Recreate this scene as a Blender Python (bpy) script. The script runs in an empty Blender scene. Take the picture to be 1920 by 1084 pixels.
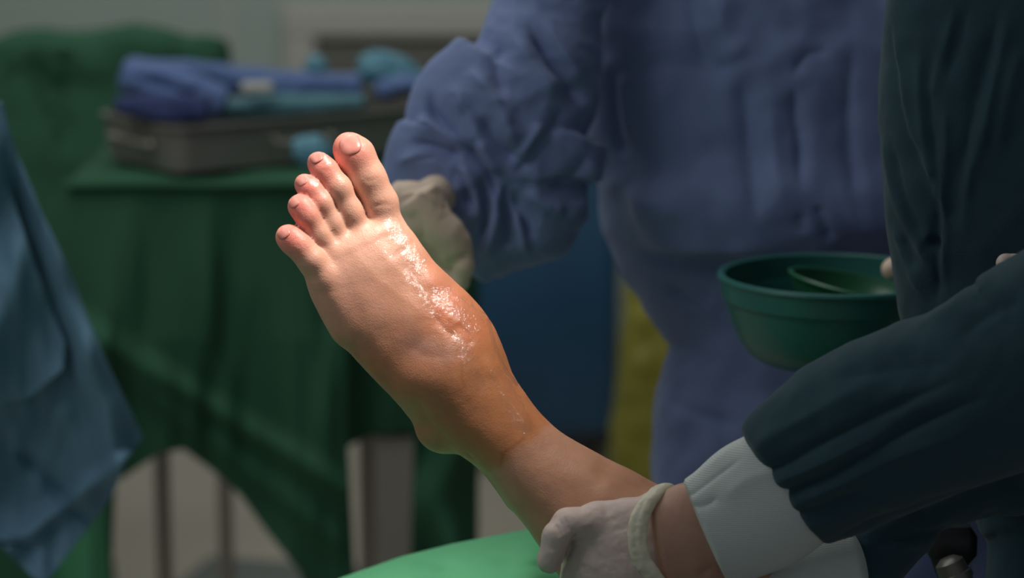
import bpy, math, random
import numpy as np
from mathutils import Vector, Matrix

# ------------------------------------------------------------------ camera, world, lights, exposure
S = bpy.context.scene
C = S.collection
LENS, SENSOR, IW, IH = 85.0, 36.0, 1920.0, 1084.0
F = LENS / SENSOR * IW                       # focal length in photo pixels
PITCH = math.radians(11.0)
CAM = Vector((0.0, 0.0, 1.45))
cam_d = bpy.data.cameras.new('camera')
cam_d.lens = LENS; cam_d.sensor_width = SENSOR; cam_d.clip_start = 0.05; cam_d.clip_end = 60
cam_d.dof.use_dof = True; cam_d.dof.focus_distance = 1.74; cam_d.dof.aperture_fstop = 3.9
cam = bpy.data.objects.new('camera', cam_d); C.objects.link(cam)
cam.location = CAM; cam.rotation_euler = (math.pi/2 - PITCH, 0, 0)
S.camera = cam
RX = Vector((1, 0, 0)); FW = Vector((0, math.cos(PITCH), -math.sin(PITCH))); DN = Vector((0, -math.sin(PITCH), -math.cos(PITCH)))
RXa, FWa, DNa, CAMa = (np.array(v) for v in (RX, FW, DN, CAM))

def W(u, v, D):
    """the place in the room that lies D metres in front of the camera in the direction of a photo pixel"""
    return CAM + FW*D + RX*((u-IW/2)/F*D) + DN*((v-IH/2)/F*D)

world = bpy.data.worlds.new('world'); S.world = world; world.use_nodes = True
world.node_tree.nodes['Background'].inputs[0].default_value = (0.80, 0.90, 1.0, 1)
world.node_tree.nodes['Background'].inputs[1].default_value = 0.18

def lamp(name, kind, loc, aim, power, color, **kw):
    l = bpy.data.lights.new(name, kind); l.energy = power; l.color = color
    for k, x in kw.items(): setattr(l, k, x)
    o = bpy.data.objects.new(name, l); C.objects.link(o); o.location = loc
    o.rotation_euler = (Vector(aim)-Vector(loc)).to_track_quat('-Z', 'Y').to_euler()
    return o
foot_c = W(664, 350, 1.77)
lamp('surgical_or_fill_lamp', 'SPOT', foot_c + Vector((0.32, -0.08, 0.98)), foot_c, 100, (1.0, 0.93, 0.85),
     shadow_soft_size=0.13, spot_size=math.radians(25), spot_blend=1.0)
drape_c = W(560, 1190, 1.80)  # added lamp, out of view: lights the drape for green bounce on the heel
lamp('surgical_or_fill_lamp', 'SPOT', drape_c + Vector((-0.50, 0.25, 1.1)), drape_c, 16, (1.0, 0.95, 0.88),
     shadow_soft_size=0.1, spot_size=math.radians(19), spot_blend=1.0)
lamp('ceiling_or_fill_light', 'AREA', (-0.6, 3.0, 2.7), (-0.6, 3.6, 0.4), 17, (0.95, 1.0, 0.96), shape='RECTANGLE', size=2.0, size_y=1.2)
lamp('ceiling_or_fill_light', 'AREA', (-1.2, 1.6, 2.65), (0.1, 2.2, 1.0), 12, (0.92, 0.97, 1.0), shape='RECTANGLE', size=1.2, size_y=0.8)
lamp('ceiling_or_fill_light', 'AREA', (-0.4, 5.0, 2.7), (-0.4, 5.4, 0), 13, (0.95, 1.0, 0.96), shape='RECTANGLE', size=2.0, size_y=0.8)  # added lamp, out of view, to brighten the back wall and floor
S.view_settings.view_transform = 'Standard'; S.view_settings.look = 'None'
S.view_settings.exposure = 0.0; S.view_settings.gamma = 1.0; S.view_settings.use_curve_mapping = False
S.cycles.use_denoising = True

# ------------------------------------------------------------------ materials
def srgb(r, g, b):
    f = lambda c: (c/255/12.92) if c/255 <= 0.04045 else ((c/255+0.055)/1.055)**2.4
    return (f(r), f(g), f(b), 1)

class NT:
    def __init__(s, name):
        s.m = bpy.data.materials.new(name); s.m.use_nodes = True
        s.t = s.m.node_tree; s.b = s.t.nodes['Principled BSDF']
    def n(s, typ, **kw):
        o = s.t.nodes.new(typ)
        for k, x in kw.items():
            if k in o.inputs.keys() if isinstance(k, str) else False: o.inputs[k].default_value = x
            else: setattr(o, k, x)
        return o
    def l(s, a, b): s.t.links.new(a, b)

def mat(name, col, rough=0.6, metal=0.0, var=0.12, vscale=6.0, bump=0.0, bscale=200.0, spec=0.5, sss=0.0, trans=0.0, sheen=0.0, weave=0.0, coat=0.0):
    k = NT(name); b = k.b
    tc = k.n('ShaderNodeTexCoord')
    nz = k.n('ShaderNodeTexNoise'); nz.inputs['Scale'].default_value = vscale; nz.inputs['Detail'].default_value = 4
    k.l(tc.outputs['Object'], nz.inputs['Vector'])
    mr = k.n('ShaderNodeMapRange'); mr.inputs['To Min'].default_value = 1-var; mr.inputs['To Max'].default_value = 1+var
    k.l(nz.outputs['Fac'], mr.inputs['Value'])
    mx = k.n('ShaderNodeMix', data_type='RGBA', blend_type='MULTIPLY'); mx.inputs[0].default_value = 1
    mx.inputs[6].default_value = (*col[:3], 1)
    k.l(mr.outputs[0], mx.inputs[7]); k.l(mx.outputs[2], b.inputs['Base Color'])
    b.inputs['Roughness'].default_value = rough; b.inputs['Metallic'].default_value = metal
    b.inputs['Specular IOR Level'].default_value = spec
    b.inputs['Transmission Weight'].default_value = trans
    if sss:
        b.inputs['Subsurface Weight'].default_value = sss; b.inputs['Subsurface Radius'].default_value = (1, .7, .5); b.inputs['Subsurface Scale'].default_value = 0.004
    if sheen: b.inputs['Sheen Weight'].default_value = sheen; b.inputs['Sheen Roughness'].default_value = 0.5
    if coat: b.inputs['Coat Weight'].default_value = coat; b.inputs['Coat Roughness'].default_value = 0.1
    last = None
    if bump:
        n2 = k.n('ShaderNodeTexNoise'); n2.inputs['Scale'].default_value = bscale; n2.inputs['Detail'].default_value = 3
        k.l(tc.outputs['Object'], n2.inputs['Vector'])
        bp = k.n('ShaderNodeBump'); bp.inputs['Strength'].default_value = bump; bp.inputs['Distance'].default_value = 0.001
        k.l(n2.outputs['Fac'], bp.inputs['Height']); last = bp
    if weave:
        wv = k.n('ShaderNodeTexWave'); wv.inputs['Scale'].default_value = weave; wv.inputs['Distortion'].default_value = 0.6
        wv.bands_direction = 'Z'
        k.l(tc.outputs['Generated'], wv.inputs['Vector'])
        bp = k.n('ShaderNodeBump'); bp.inputs['Strength'].default_value = 0.4; bp.inputs['Distance'].default_value = 0.0012
        k.l(wv.outputs['Fac'], bp.inputs['Height'])
        if last: k.l(last.outputs[0], bp.inputs['Normal'])
        last = bp
    if last: k.l(last.outputs[0], b.inputs['Normal'])
    return k.m

def skin_mat(name, scale=0.006):
    """skin: pigmentation from the colour attribute, wet iodine film where the stain attribute says"""
    k = NT(name); b = k.b
    at = k.n('ShaderNodeAttribute', attribute_name='pigment')
    wt = k.n('ShaderNodeAttribute', attribute_name='wet')
    tc = k.n('ShaderNodeTexCoord')
    n1 = k.n('ShaderNodeTexNoise'); n1.inputs['Scale'].default_value = 55; n1.inputs['Detail'].default_value = 6
    k.l(tc.outputs['Object'], n1.inputs['Vector'])
    mr = k.n('ShaderNodeMapRange'); mr.inputs['From Min'].default_value = .3; mr.inputs['From Max'].default_value = .7
    mr.inputs['To Min'].default_value = 0.90; mr.inputs['To Max'].default_value = 1.08
    k.l(n1.outputs['Fac'], mr.inputs['Value'])
    mx = k.n('ShaderNodeMix', data_type='RGBA', blend_type='MULTIPLY'); mx.inputs[0].default_value = 1
    k.l(at.outputs['Color'], mx.inputs[6]); k.l(mr.outputs[0], mx.inputs[7]); k.l(mx.outputs[2], b.inputs['Base Color'])
    b.inputs['Subsurface Weight'].default_value = 0.35; b.inputs['Subsurface Radius'].default_value = (1.0, 0.32, 0.18)
    b.inputs['Subsurface Scale'].default_value = scale
    b.inputs['Roughness'].default_value = 0.47; b.inputs['Specular IOR Level'].default_value = 0.45
    # skin micro relief
    vo = k.n('ShaderNodeTexVoronoi'); vo.inputs['Scale'].default_value = 900
    k.l(tc.outputs['Object'], vo.inputs['Vector'])
    bp = k.n('ShaderNodeBump'); bp.inputs['Strength'].default_value = 0.22; bp.inputs['Distance'].default_value = 0.0005
    k.l(vo.outputs['Distance'], bp.inputs['Height'])
    n3 = k.n('ShaderNodeTexNoise'); n3.inputs['Scale'].default_value = 260; n3.inputs['Detail'].default_value = 4
    k.l(tc.outputs['Object'], n3.inputs['Vector'])
    b3 = k.n('ShaderNodeBump'); b3.inputs['Strength'].default_value = 0.18; b3.inputs['Distance'].default_value = 0.0012
    k.l(n3.outputs['Fac'], b3.inputs['Height']); k.l(b3.outputs[0], bp.inputs['Normal'])
    k.l(bp.outputs[0], b.inputs['Normal'])
    # wet film with droplets
    n4 = k.n('ShaderNodeTexNoise'); n4.inputs['Scale'].default_value = 230; n4.inputs['Detail'].default_value = 3; n4.inputs['Roughness'].default_value = .65
    k.l(tc.outputs['Object'], n4.inputs['Vector'])
    ad = k.n('ShaderNodeMath', operation='ADD'); k.l(n4.outputs['Fac'], ad.inputs[0]); k.l(wt.outputs['Fac'], ad.inputs[1])
    ms = k.n('ShaderNodeMapRange'); ms.inputs['From Min'].default_value = 0.90; ms.inputs['From Max'].default_value = 0.95
    k.l(ad.outputs[0], ms.inputs['Value'])
    mw = k.n('ShaderNodeMath', operation='MULTIPLY'); mw.inputs[1].default_value = 1.0
    k.l(ms.outputs[0], mw.inputs[0]); k.l(mw.outputs[0], b.inputs['Coat Weight'])
    b.inputs['Coat Roughness'].default_value = 0.04; b.inputs['Coat IOR'].default_value = 1.75
    n5 = k.n('ShaderNodeTexNoise'); n5.inputs['Scale'].default_value = 170; n5.inputs['Detail'].default_value = 5; n5.inputs['Roughness'].default_value = .62
    k.l(tc.outputs['Object'], n5.inputs['Vector'])
    b5 = k.n('ShaderNodeBump'); b5.inputs['Strength'].default_value = 0.8; b5.inputs['Distance'].default_value = 0.0022
    k.l(n5.outputs['Fac'], b5.inputs['Height']); k.l(b5.outputs[0], b.inputs['Coat Normal'])
    return k.m

M = {}
M['skin'] = skin_mat('skin')
M['nail'] = mat('nail', srgb(224, 138, 124), 0.3, var=.05, sss=.3, spec=.35)
M['blue_gown'] = mat('blue_nonwoven', (0.165, 0.216, 0.41), 0.75, var=.06, vscale=9, bump=.25, bscale=700, sheen=.15)
M['teal_gown'] = mat('teal_cotton', (0.022, 0.055, 0.071), 0.85, var=.10, vscale=14, bump=.35, bscale=900, spec=.2, sheen=.12)
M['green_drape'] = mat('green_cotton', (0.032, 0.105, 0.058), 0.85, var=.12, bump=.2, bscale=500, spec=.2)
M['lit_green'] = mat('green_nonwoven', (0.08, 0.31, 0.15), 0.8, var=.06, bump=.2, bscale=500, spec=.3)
M['blue_drape'] = mat('pale_blue_nonwoven', (0.13, 0.26, 0.36), 0.7, var=.08, bump=.2, bscale=500)
M['latex'] = mat('cream_latex', (0.80, 0.60, 0.46), 0.55, var=.05, bump=.2, bscale=400, sss=.2)
M['latex_pink'] = mat('thin_latex', (0.58, 0.455, 0.41), 0.5, var=.06, bump=.25, bscale=350, sss=.2)
M['latex_roll'] = mat('rolled_latex', (0.66, 0.60, 0.46), 0.5, var=.04, sss=.2)
M['cuff'] = mat('knit_cuff', (0.56, 0.60, 0.57), 0.9, var=.05, bump=.3, bscale=900, weave=26.0)
M['bowl'] = mat('green_plastic', (0.028, 0.155, 0.135), 0.35, var=.05, spec=.5, sss=.1)
M['bowl_in'] = mat('dark_green_plastic', (0.02, 0.13, 0.06), 0.35, var=.05)
M['steel'] = mat('brushed_steel', (0.235, 0.222, 0.20), 0.42, metal=.3, var=.1, vscale=20)
M['tube'] = mat('steel_tube', (0.36, 0.32, 0.28), 0.4, metal=.3, var=.05)
M['clamp'] = mat('dull_steel', (0.13, 0.125, 0.105), 0.35, metal=.4, var=.1)
M['louvre_shaded'] = mat('vent_enamel_shaded', (0.30, 0.29, 0.25), 0.5, var=.04)  # frame enamel made darker: shade on the slats put into the colour
M['navy'] = mat('navy_cloth', (0.03, 0.045, 0.14), 0.85, var=.1)
M['mid_blue'] = mat('folded_blue_cloth', (0.10, 0.155, 0.34), 0.8, var=.1)
M['teal_cloth'] = mat('teal_cloth', (0.075, 0.19, 0.225), 0.8, var=.1)
M['cyan'] = mat('cyan_wrap', (0.10, 0.265, 0.35), 0.6, var=.12)
M['white'] = mat('cream_label', (0.55, 0.53, 0.48), 0.7, var=.05)
M['wall'] = mat('wall_paint', (0.40, 0.46, 0.43), 0.7, var=.03, vscale=2)
M['ceiling'] = mat('ceiling_paint', (0.6, 0.62, 0.6), 0.8, var=.02)
M['floor'] = mat('beige_vinyl', (0.50, 0.43, 0.36), 0.45, var=.08, vscale=3)
M['mat'] = mat('grey_slab', (0.16, 0.17, 0.16), 0.7, var=.06)
M['vent'] = mat('vent_enamel', (0.53, 0.51, 0.46), 0.5, var=.04)
M['vent_dark'] = mat('vent_slot', (0.07, 0.07, 0.06), 0.7, var=.05)
M['bin_blue'] = mat('blue_plastic', (0.018, 0.085, 0.185), 0.5, var=.2, vscale=5)
M['black'] = mat('black_rubber', (0.012, 0.012, 0.013), 0.5, var=.05)
M['yellow'] = mat('yellow_bag', (0.30, 0.27, 0.035), 0.5, var=.15, vscale=12, bump=.4, bscale=30)
M['grey_panel'] = mat('grey_enamel', (0.60, 0.56, 0.50), 0.5, var=.08)
M['scrub'] = mat('scrub_trousers', (0.08, 0.12, 0.25), 0.85)

# ------------------------------------------------------------------ object helpers
def tag(o, label=None, cat=None, group=None, kind=None):
    for k, x in (('label', label), ('category', cat), ('group', group), ('kind', kind)):
        if x: o[k] = x
    return o
def empty(name, loc, label, cat, group=None):
    o = bpy.data.objects.new(name, None); C.objects.link(o); o.location = loc; o.empty_display_size = .05
    return tag(o, label, cat, group)
def link_mesh(name, verts, faces, m, parent=None, smooth=True):
    me = bpy.data.meshes.new(name)
    v = np.asarray(verts, dtype=np.float64)
    if parent is not None: v = v - np.array(parent_world(parent))
    me.from_pydata([tuple(x) for x in v], [], [tuple(int(i) for i in f) for f in faces]); me.update()
    if smooth: me.polygons.foreach_set('use_smooth', [True]*len(me.polygons))
    me.materials.append(m)
    o = bpy.data.objects.new(name, me); C.objects.link(o)
    if parent is not None: o.parent = parent
    return o
def parent_world(p):
    v = Vector(p.location)
    while p.parent: p = p.parent; v += Vector(p.location)
    return v
class MB:
    """collects simple solids and links them as one mesh"""
    def __init__(s): s.v = []; s.f = []; s.sm = []
    def add(s, v, f):
        n = len(s.v); s.v += [tuple(x) for x in v]; s.f += [tuple(i+n for i in q) for q in f]; return s
    def box(s, c, size, rz=0.0, bev=0.0):
        c = Vector(c); hx, hy, hz = (a/2 for a in size); R = Matrix.Rotation(rz, 3, 'Z')
        if bev <= 0:
            P = [c + R @ Vector((x*hx, y*hy, z*hz)) for z in (-1, 1) for x, y in ((-1,-1),(1,-1),(1,1),(-1,1))]
            return s.add(P, [(0,3,2,1),(4,5,6,7),(0,1,5,4),(1,2,6,5),(2,3,7,6),(3,0,4,7)])
        rings = []
        for z, ins in ((-hz, bev), (-hz+bev, 0), (hz-bev, 0), (hz, bev)):
            ring = []
            for sx, sy, a0 in ((1,1,0),(-1,1,90),(-1,-1,180),(1,-1,270)):
                for k in range(5):
                    a = math.radians(a0+k*22.5)
                    ring.append(c + R @ Vector((sx*(hx-bev)+math.cos(a)*(bev-ins*.7), sy*(hy-bev)+math.sin(a)*(bev-ins*.7), z)))
            rings.append(ring)
        n = 20; P = [p for r in rings for p in r]
        f = [(a*n+i, a*n+(i+1)%n, (a+1)*n+(i+1)%n, (a+1)*n+i) for a in range(3) for i in range(n)]
        f += [tuple(reversed(range(n))), tuple(range(3*n, 4*n))]
        return s.add(P, f)
    def tube(s, pts, r, n=12, closed=False):
        pts = [Vector(p) for p in pts]; P = []; m = len(pts)
        rr = r if isinstance(r, (list, tuple)) else [r]*m
        up = None
        for i, p in enumerate(pts):
            t = (pts[min(i+1, m-1)]-pts[max(i-1, 0)]).normalized() if not closed else (pts[(i+1) % m]-pts[i-1]).normalized()
            if up is None: up = t.orthogonal().normalized()
            up = (up - t*up.dot(t)).normalized(); sd = t.cross(up)
            P += [p + (up*math.cos(2*math.pi*k/n) + sd*math.sin(2*math.pi*k/n))*rr[i] for k in range(n)]
        f = [(i*n+k, i*n+(k+1) % n, ((i+1) % m)*n+(k+1) % n, ((i+1) % m)*n+k) for i in range(m if closed else m-1) for k in range(n)]
        if not closed: f += [tuple(reversed(range(n))), tuple(range((m-1)*n, m*n))]
        return s.add(P, f)
    def lathe(s, prof, c, n=64, rot=None):
        c = Vector(c); R = rot or Matrix.Identity(3); m = len(prof); P = []
        for r, z in prof: P += [c + R @ Vector((r*math.cos(2*math.pi*k/n), r*math.sin(2*math.pi*k/n), z)) for k in range(n)]
        f = [(i*n+k, i*n+(k+1) % n, (i+1)*n+(k+1) % n, (i+1)*n+k) for i in range(m-1) for k in range(n)]
        f += [tuple(reversed(range(n))), tuple(range((m-1)*n, m*n))]
        return s.add(P, f)
    def build(s, name, m, parent=None, smooth=False):
        o = link_mesh(name, s.v, s.f, m, parent, smooth)
        if smooth:
            o.data.set_sharp_from_angle(angle=math.radians(38))
        return o

# ------------------------------------------------------------------ noise
def vnoise(P, seed=0):
    P = np.asarray(P); I = np.floor(P).astype(np.int64); f = P - I; f = f*f*(3-2*f)
    def h(ix, iy, iz):
        n = (ix*374761393 + iy*668265263 + iz*2147483647 + seed*1274126177) & 0xFFFFFFFF
        n = ((n ^ (n >> 13))*1274126177) & 0xFFFFFFFF
        n = ((n ^ (n >> 16))*668265263) & 0xFFFFFFFF
        return ((n ^ (n >> 15)) & 0xFFFF)/65535.0
    r = 0
    for dx in (0, 1):
        for dy in (0, 1):
            for dz in (0, 1):
                w = (f[:,0] if dx else 1-f[:,0])*(f[:,1] if dy else 1-f[:,1])*(f[:,2] if dz else 1-f[:,2])
                r = r + w*h(I[:,0]+dx, I[:,1]+dy, I[:,2]+dz)
    return r*2-1
def fbm(P, seed=0, o=3):
    return sum(vnoise(np.asarray(P)*2**i + 17.3*i, seed+i)/2**i for i in range(o))
def crumple(P, seed=0):
    """sharp-ridged paper-like folds, 0..1"""
    w = np.stack([vnoise(P*.6, seed+9), vnoise(P*.6, seed+19), vnoise(P*.6, seed+29)], 1)
    return 1-np.abs(vnoise(P+w*.9, seed))*1.0 - np.abs(vnoise(P*2.1+w, seed+3))*.45

# ------------------------------------------------------------------ smooth solids: distance field -> surface
# a solid is laid out on a working block: u, v across and down, w in depth, all in units of 1 photo pixel at distance D0
def catmull(A, sub):
    A = np.asarray(A, float); out = []
    n = len(A)
    for i in range(n-1):
        p0 = A[max(i-1, 0)]; p1 = A[i]; p2 = A[i+1]; p3 = A[min(i+2, n-1)]
        if i == 0: p0 = 2*p1-p2
        if i == n-2: p3 = 2*p2-p1
        for k in range(sub):
            t = k/sub
            out.append(.5*(2*p1+(p2-p0)*t+(2*p0-5*p1+4*p2-p3)*t*t+(3*p1-p0-3*p2+p3)*t**3))
    out.append(A[-1]); return np.array(out)

class Solid:
    def __init__(s, D0, lo, hi, h):
        s.gain = 1.0; s.D0 = D0; s.h = h; s.lo = np.array(lo, float)
        n = [int(math.ceil((b-a)/h))+1 for a, b in zip(lo, hi)]
        s.x = lo[0]+np.arange(n[0])*h; s.y = lo[1]+np.arange(n[1])*h; s.z = lo[2]+np.arange(n[2])*h
        s.f = np.full(n, 1e3, np.float32)
    def sub(s, lo, hi):
        sl = []
        for a, b, g in zip(lo, hi, (s.x, s.y, s.z)):
            i = max(0, int(np.searchsorted(g, a)-1)); j = min(len(g), int(np.searchsorted(g, b)+1)); sl.append(slice(i, max(j, i)))
        return tuple(sl), s.x[sl[0]][:, None, None], s.y[sl[1]][None, :, None], s.z[sl[2]][None, None, :]
    def merge(s, sl, d, k, mode='add'):
        a = s.f[sl]
        if mode == 'cut':
            d = -d
            if k > 0: h = np.maximum(k-np.abs(a-d), 0)/k; s.f[sl] = np.maximum(a, d)+h*h*k/4
            else: s.f[sl] = np.maximum(a, d)
            return
        if k > 0: h = np.maximum(k-np.abs(a-d), 0)/k; s.f[sl] = np.minimum(a, d)-h*h*k/4
        else: s.f[sl] = np.minimum(a, d)
    def cone(s, p0, r0, p1, r1, k=0, mode='add'):
        p0 = np.array(p0, float); p1 = np.array(p1, float); r = max(r0, r1)+k+4*s.h
        sl, X, Y, Z = s.sub(np.minimum(p0, p1)-r, np.maximum(p0, p1)+r)
        if 0 in s.f[sl].shape: return s
        ab = p1-p0; t = ((X-p0[0])*ab[0]+(Y-p0[1])*ab[1]+(Z-p0[2])*ab[2])/max(ab@ab, 1e-9); t = np.clip(t, 0, 1)
        d = np.sqrt((X-p0[0]-t*ab[0])**2+(Y-p0[1]-t*ab[1])**2+(Z-p0[2]-t*ab[2])**2)-(r0+(r1-r0)*t)
        s.merge(sl, d.astype(np.float32), k, mode); return s
    def chain(s, pts, k=6, k0=0, mode='add'):
        for i in range(len(pts)-1):
            s.cone(pts[i][:3], pts[i][3], pts[i+1][:3], pts[i+1][3], k if i else k0, mode)
        return s
    def ell(s, c, r, k=0, ang=0.0, mode='add', tilt=0.0):
        c = np.array(c, float); R = max(r)+k+4*s.h
        sl, X, Y, Z = s.sub(c-R, c+R)
        if 0 in s.f[sl].shape: return s
        X = X-c[0]; Y = Y-c[1]; Z = Z-c[2]
        ca, sa = math.cos(ang), math.sin(ang); X2 = X*ca+Y*sa; Y2 = -X*sa+Y*ca
        ct, st = math.cos(tilt), math.sin(tilt); X3 = X2*ct+Z*st; Z3 = -X2*st+Z*ct
        q = np.sqrt((X3/r[0])**2+(Y2/r[1])**2+(Z3/r[2])**2)
        g = np.sqrt((X3/r[0]**2)**2+(Y2/r[1]**2)**2+(Z3/r[2]**2)**2)+1e-6
        d = q*(q-1)/g
        s.merge(sl, d.astype(np.float32), k, mode); return s
    def tube(s, secs, k=0, cap0=20.0, cap1=20.0, sub=10, tilt=0.0, power=2.0, mode='add'):
        """secs: (left u, left v, right u, right v, depth centre, near half, far half)"""
        Q = catmull(secs, sub)
        mid = (Q[:, 0:2]+Q[:, 2:4])/2; a = np.hypot(*(Q[:, 2:4]-Q[:, 0:2]).T)/2
        m = len(Q); pad = k+4*s.h
        lo = np.r_[(mid-a[:, None]).min(0)-max(cap0, cap1)-pad, (Q[:, 4]-Q[:, 5]).min()-pad-abs(tilt)*a.max()]
        hi = np.r_[(mid+a[:, None]).max(0)+max(cap0, cap1)+pad, (Q[:, 4]+Q[:, 6]).max()+pad+abs(tilt)*a.max()]
        sl, X, Y, Z = s.sub(lo, hi); x = X[:, :, 0]; y = Y[:, :, 0]
        best = np.full((x.shape[0], y.shape[1]), 1e9); T = np.zeros_like(best); SD = np.zeros_like(best); E = np.zeros_like(best)
        for i in range(m-1):
            ab = mid[i+1]-mid[i]; L = np.hypot(*ab)
            if L < 1e-6: continue
            tt = ((x-mid[i][0])*ab[0]+(y-mid[i][1])*ab[1])/L**2; t = np.clip(tt, 0, 1)
            dx = x-mid[i][0]-t*ab[0]; dy = y-mid[i][1]-t*ab[1]; d = np.hypot(dx, dy)
            side = (dx*(-ab[1])+dy*ab[0])/L     # towards the right-hand contour when positive below
            e = np.where((i == 0) & (tt < 0), tt*L, 0)+np.where((i == m-2) & (tt > 1), (tt-1)*L, 0)
            u = d < best; best = np.where(u, d, best); T = np.where(u, i+t, T); SD = np.where(u, side, SD); E = np.where(u, e, E)
        # sign so that + is the right contour
        i0 = np.clip(T.astype(int), 0, m-2); fr = T-i0
        lerp = lambda c: c[i0]*(1-fr)+c[i0+1]*fr
        A = lerp(a); wc = lerp(Q[:, 4]); nr = lerp(Q[:, 5]); fa = lerp(Q[:, 6])
        tan = mid[np.minimum(i0+1, m-1)]-mid[i0]; rt = np.stack([lerp(Q[:, 2]-Q[:, 0]), lerp(Q[:, 3]-Q[:, 1])], 2)
        sg = np.sign(-tan[:, :, 1]*rt[:, :, 0]+tan[:, :, 0]*rt[:, :, 1]); SD = SD*sg
        cap = np.where(E < 0, cap0, cap1)
        wz = (wc+tilt*SD)[:, :, None]; dz = Z-wz
        b = np.where(dz < 0, nr[:, :, None], fa[:, :, None])
        q2 = (np.abs(SD)/A)**power
        q = (q2[:, :, None]+(np.abs(dz)/b)**power)**(1/power)
        q = np.sqrt(q**2+((E/cap)**2)[:, :, None])
        d = (q-1)*np.minimum(A[:, :, None], b)
        s.merge(sl, d.astype(np.float32), k, mode); return s
    def surface(s, smooth=2):
        f = s.f; ins = f < 0; nx, ny, nz = f.shape
        acc = {}
        vidx = -np.ones((nx-1, ny-1, nz-1), np.int64)
        cs = np.zeros((nx-1, ny-1, nz-1), np.int8)
        for a in (0, 1):
            for b in (0, 1):
                for c in (0, 1): cs += ins[a:nx-1+a, b:ny-1+b, c:nz-1+c]
        act = (cs > 0) & (cs < 8); ijk = np.argwhere(act); vidx[act] = np.arange(len(ijk))
        P = np.zeros((len(ijk), 3)); N = np.zeros(len(ijk))
        I, J, K = ijk.T
        for ax in range(3):
            o = [0, 0, 0]; o[ax] = 1
            for a in (0, 1):
                for b in (0, 1):
                    c = [0, 0, 0]; oth = [q for q in range(3) if q != ax]; c[oth[0]] = a; c[oth[1]] = b
                    f0 = f[I+c[0], J+c[1], K+c[2]]; f1 = f[I+c[0]+o[0], J+c[1]+o[1], K+c[2]+o[2]]
                    cr = (f0 < 0) != (f1 < 0); t = np.where(cr, f0/np.where(cr, f0-f1, 1), 0)
                    for q in range(3): P[:, q] += np.where(cr, c[q]+(t if q == ax else 0), 0)
                    N += cr
        P = P/N[:, None]+ijk
        faces = []
        for ax in range(3):
            d = [slice(None)]*3; e = [slice(None)]*3; d[ax] = slice(0, -1); e[ax] = slice(1, None)
            cr = ins[tuple(d)] != ins[tuple(e)]
            q = np.argwhere(cr); o1, o2 = [k for k in range(3) if k != ax]
            q = q[(q[:, o1] > 0) & (q[:, o2] > 0) & (q[:, o1] < f.shape[o1]-1) & (q[:, o2] < f.shape[o2]-1)]
            def vi(a, b):
                r = q.copy(); r[:, o1] -= a; r[:, o2] -= b; return vidx[r[:, 0], r[:, 1], r[:, 2]]
            F4 = np.stack([vi(1, 1), vi(0, 1), vi(0, 0), vi(1, 0)], 1)
            flip = ins[q[:, 0], q[:, 1], q[:, 2]]
            if ax == 1: flip = ~flip
            F4[~flip] = F4[~flip][:, ::-1]; faces.append(F4)
        Fc = np.concatenate(faces); Fc = Fc[(Fc >= 0).all(1)]
        P = P*s.h+s.lo
        # light relaxation
        E = np.concatenate([Fc[:, [0, 1]], Fc[:, [1, 2]], Fc[:, [2, 3]], Fc[:, [3, 0]]])
        for _ in range(smooth):
            A = np.zeros_like(P); n = np.zeros(len(P))
            for c in range(3): A[:, c] = np.bincount(E[:, 0], P[E[:, 1], c], len(P))+np.bincount(E[:, 1], P[E[:, 0], c], len(P))
            n = np.bincount(E[:, 0], minlength=len(P))+np.bincount(E[:, 1], minlength=len(P))
            P = P*.5+.5*A/np.maximum(n, 1)[:, None]
        s.P, s.Fc, s.E = P, Fc, E
        return s
    def normals(s):
        P, Fc = s.P, s.Fc
        n = np.cross(P[Fc[:, 2]]-P[Fc[:, 0]], P[Fc[:, 3]]-P[Fc[:, 1]]); N = np.zeros_like(P)
        for q in range(4):
            for c in range(3): N[:, c] += np.bincount(Fc[:, q], n[:, c], len(P))
        return N/np.maximum(np.linalg.norm(N, axis=1), 1e-9)[:, None]
    def to_world(s, P=None):
        P = s.P if P is None else P
        D = s.D0+P[:, 2]*s.D0/F
        return CAMa+FWa*D[:, None]+RXa*((P[:, 0]-IW/2)/F*D)[:, None]+DNa*((P[:, 1]-IH/2)/F*D)[:, None]
    def crease(s, lines, near_only=True):
        """lines: (kind, points, width, amplitude): ridge / valley / step folds running over the near face"""
        N = s.normals()
        # u,v,w is right, down, away: flip for handedness is handled by sign test
        if (s.P*N).sum() < 0 and False: N = -N
        P = s.P; disp = np.zeros(len(P)); face = np.clip(-N[:, 2]*1.6+.2, 0, 1) if near_only else np.ones(len(P))
        for kind, pts, w, amp in lines:
            pl = catmull(pts, 6) if len(pts) > 2 else np.array(pts, float)
            best = np.full(len(P), 1e9); sgn = np.zeros(len(P)); tt_ = np.zeros(len(P)); m = len(pl)-1
            for i in range(m):
                ab = pl[i+1]-pl[i]; L = np.hypot(*ab)
                if L < 1e-6: continue
                t = np.clip(((P[:, :2]-pl[i])@ab)/L**2, 0, 1); d = P[:, :2]-pl[i]-t[:, None]*ab; q = np.hypot(d[:, 0], d[:, 1])
                u = q < best; best[u] = q[u]; sgn[u] = np.sign(d[u, 0]*(-ab[1])+d[u, 1]*ab[0]); tt_[u] = (i+t[u])/m
            taper = np.clip(np.minimum(tt_, 1-tt_)*4, 0, 1); taper = taper*taper*(3-2*taper)
            if kind == 'ridge': g = np.exp(-(best/w)**1.4)
            elif kind == 'valley': g = -np.exp(-(best/w)**1.2)
            elif kind == 'step': g = np.where(sgn > 0, 1, -1)*np.exp(-best/w)*np.clip(best/3, 0, 1)   # proud on the one side
            disp += g*amp*taper*s.gain
        s.P = P+N*(disp*face)[:, None]; return s
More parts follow.
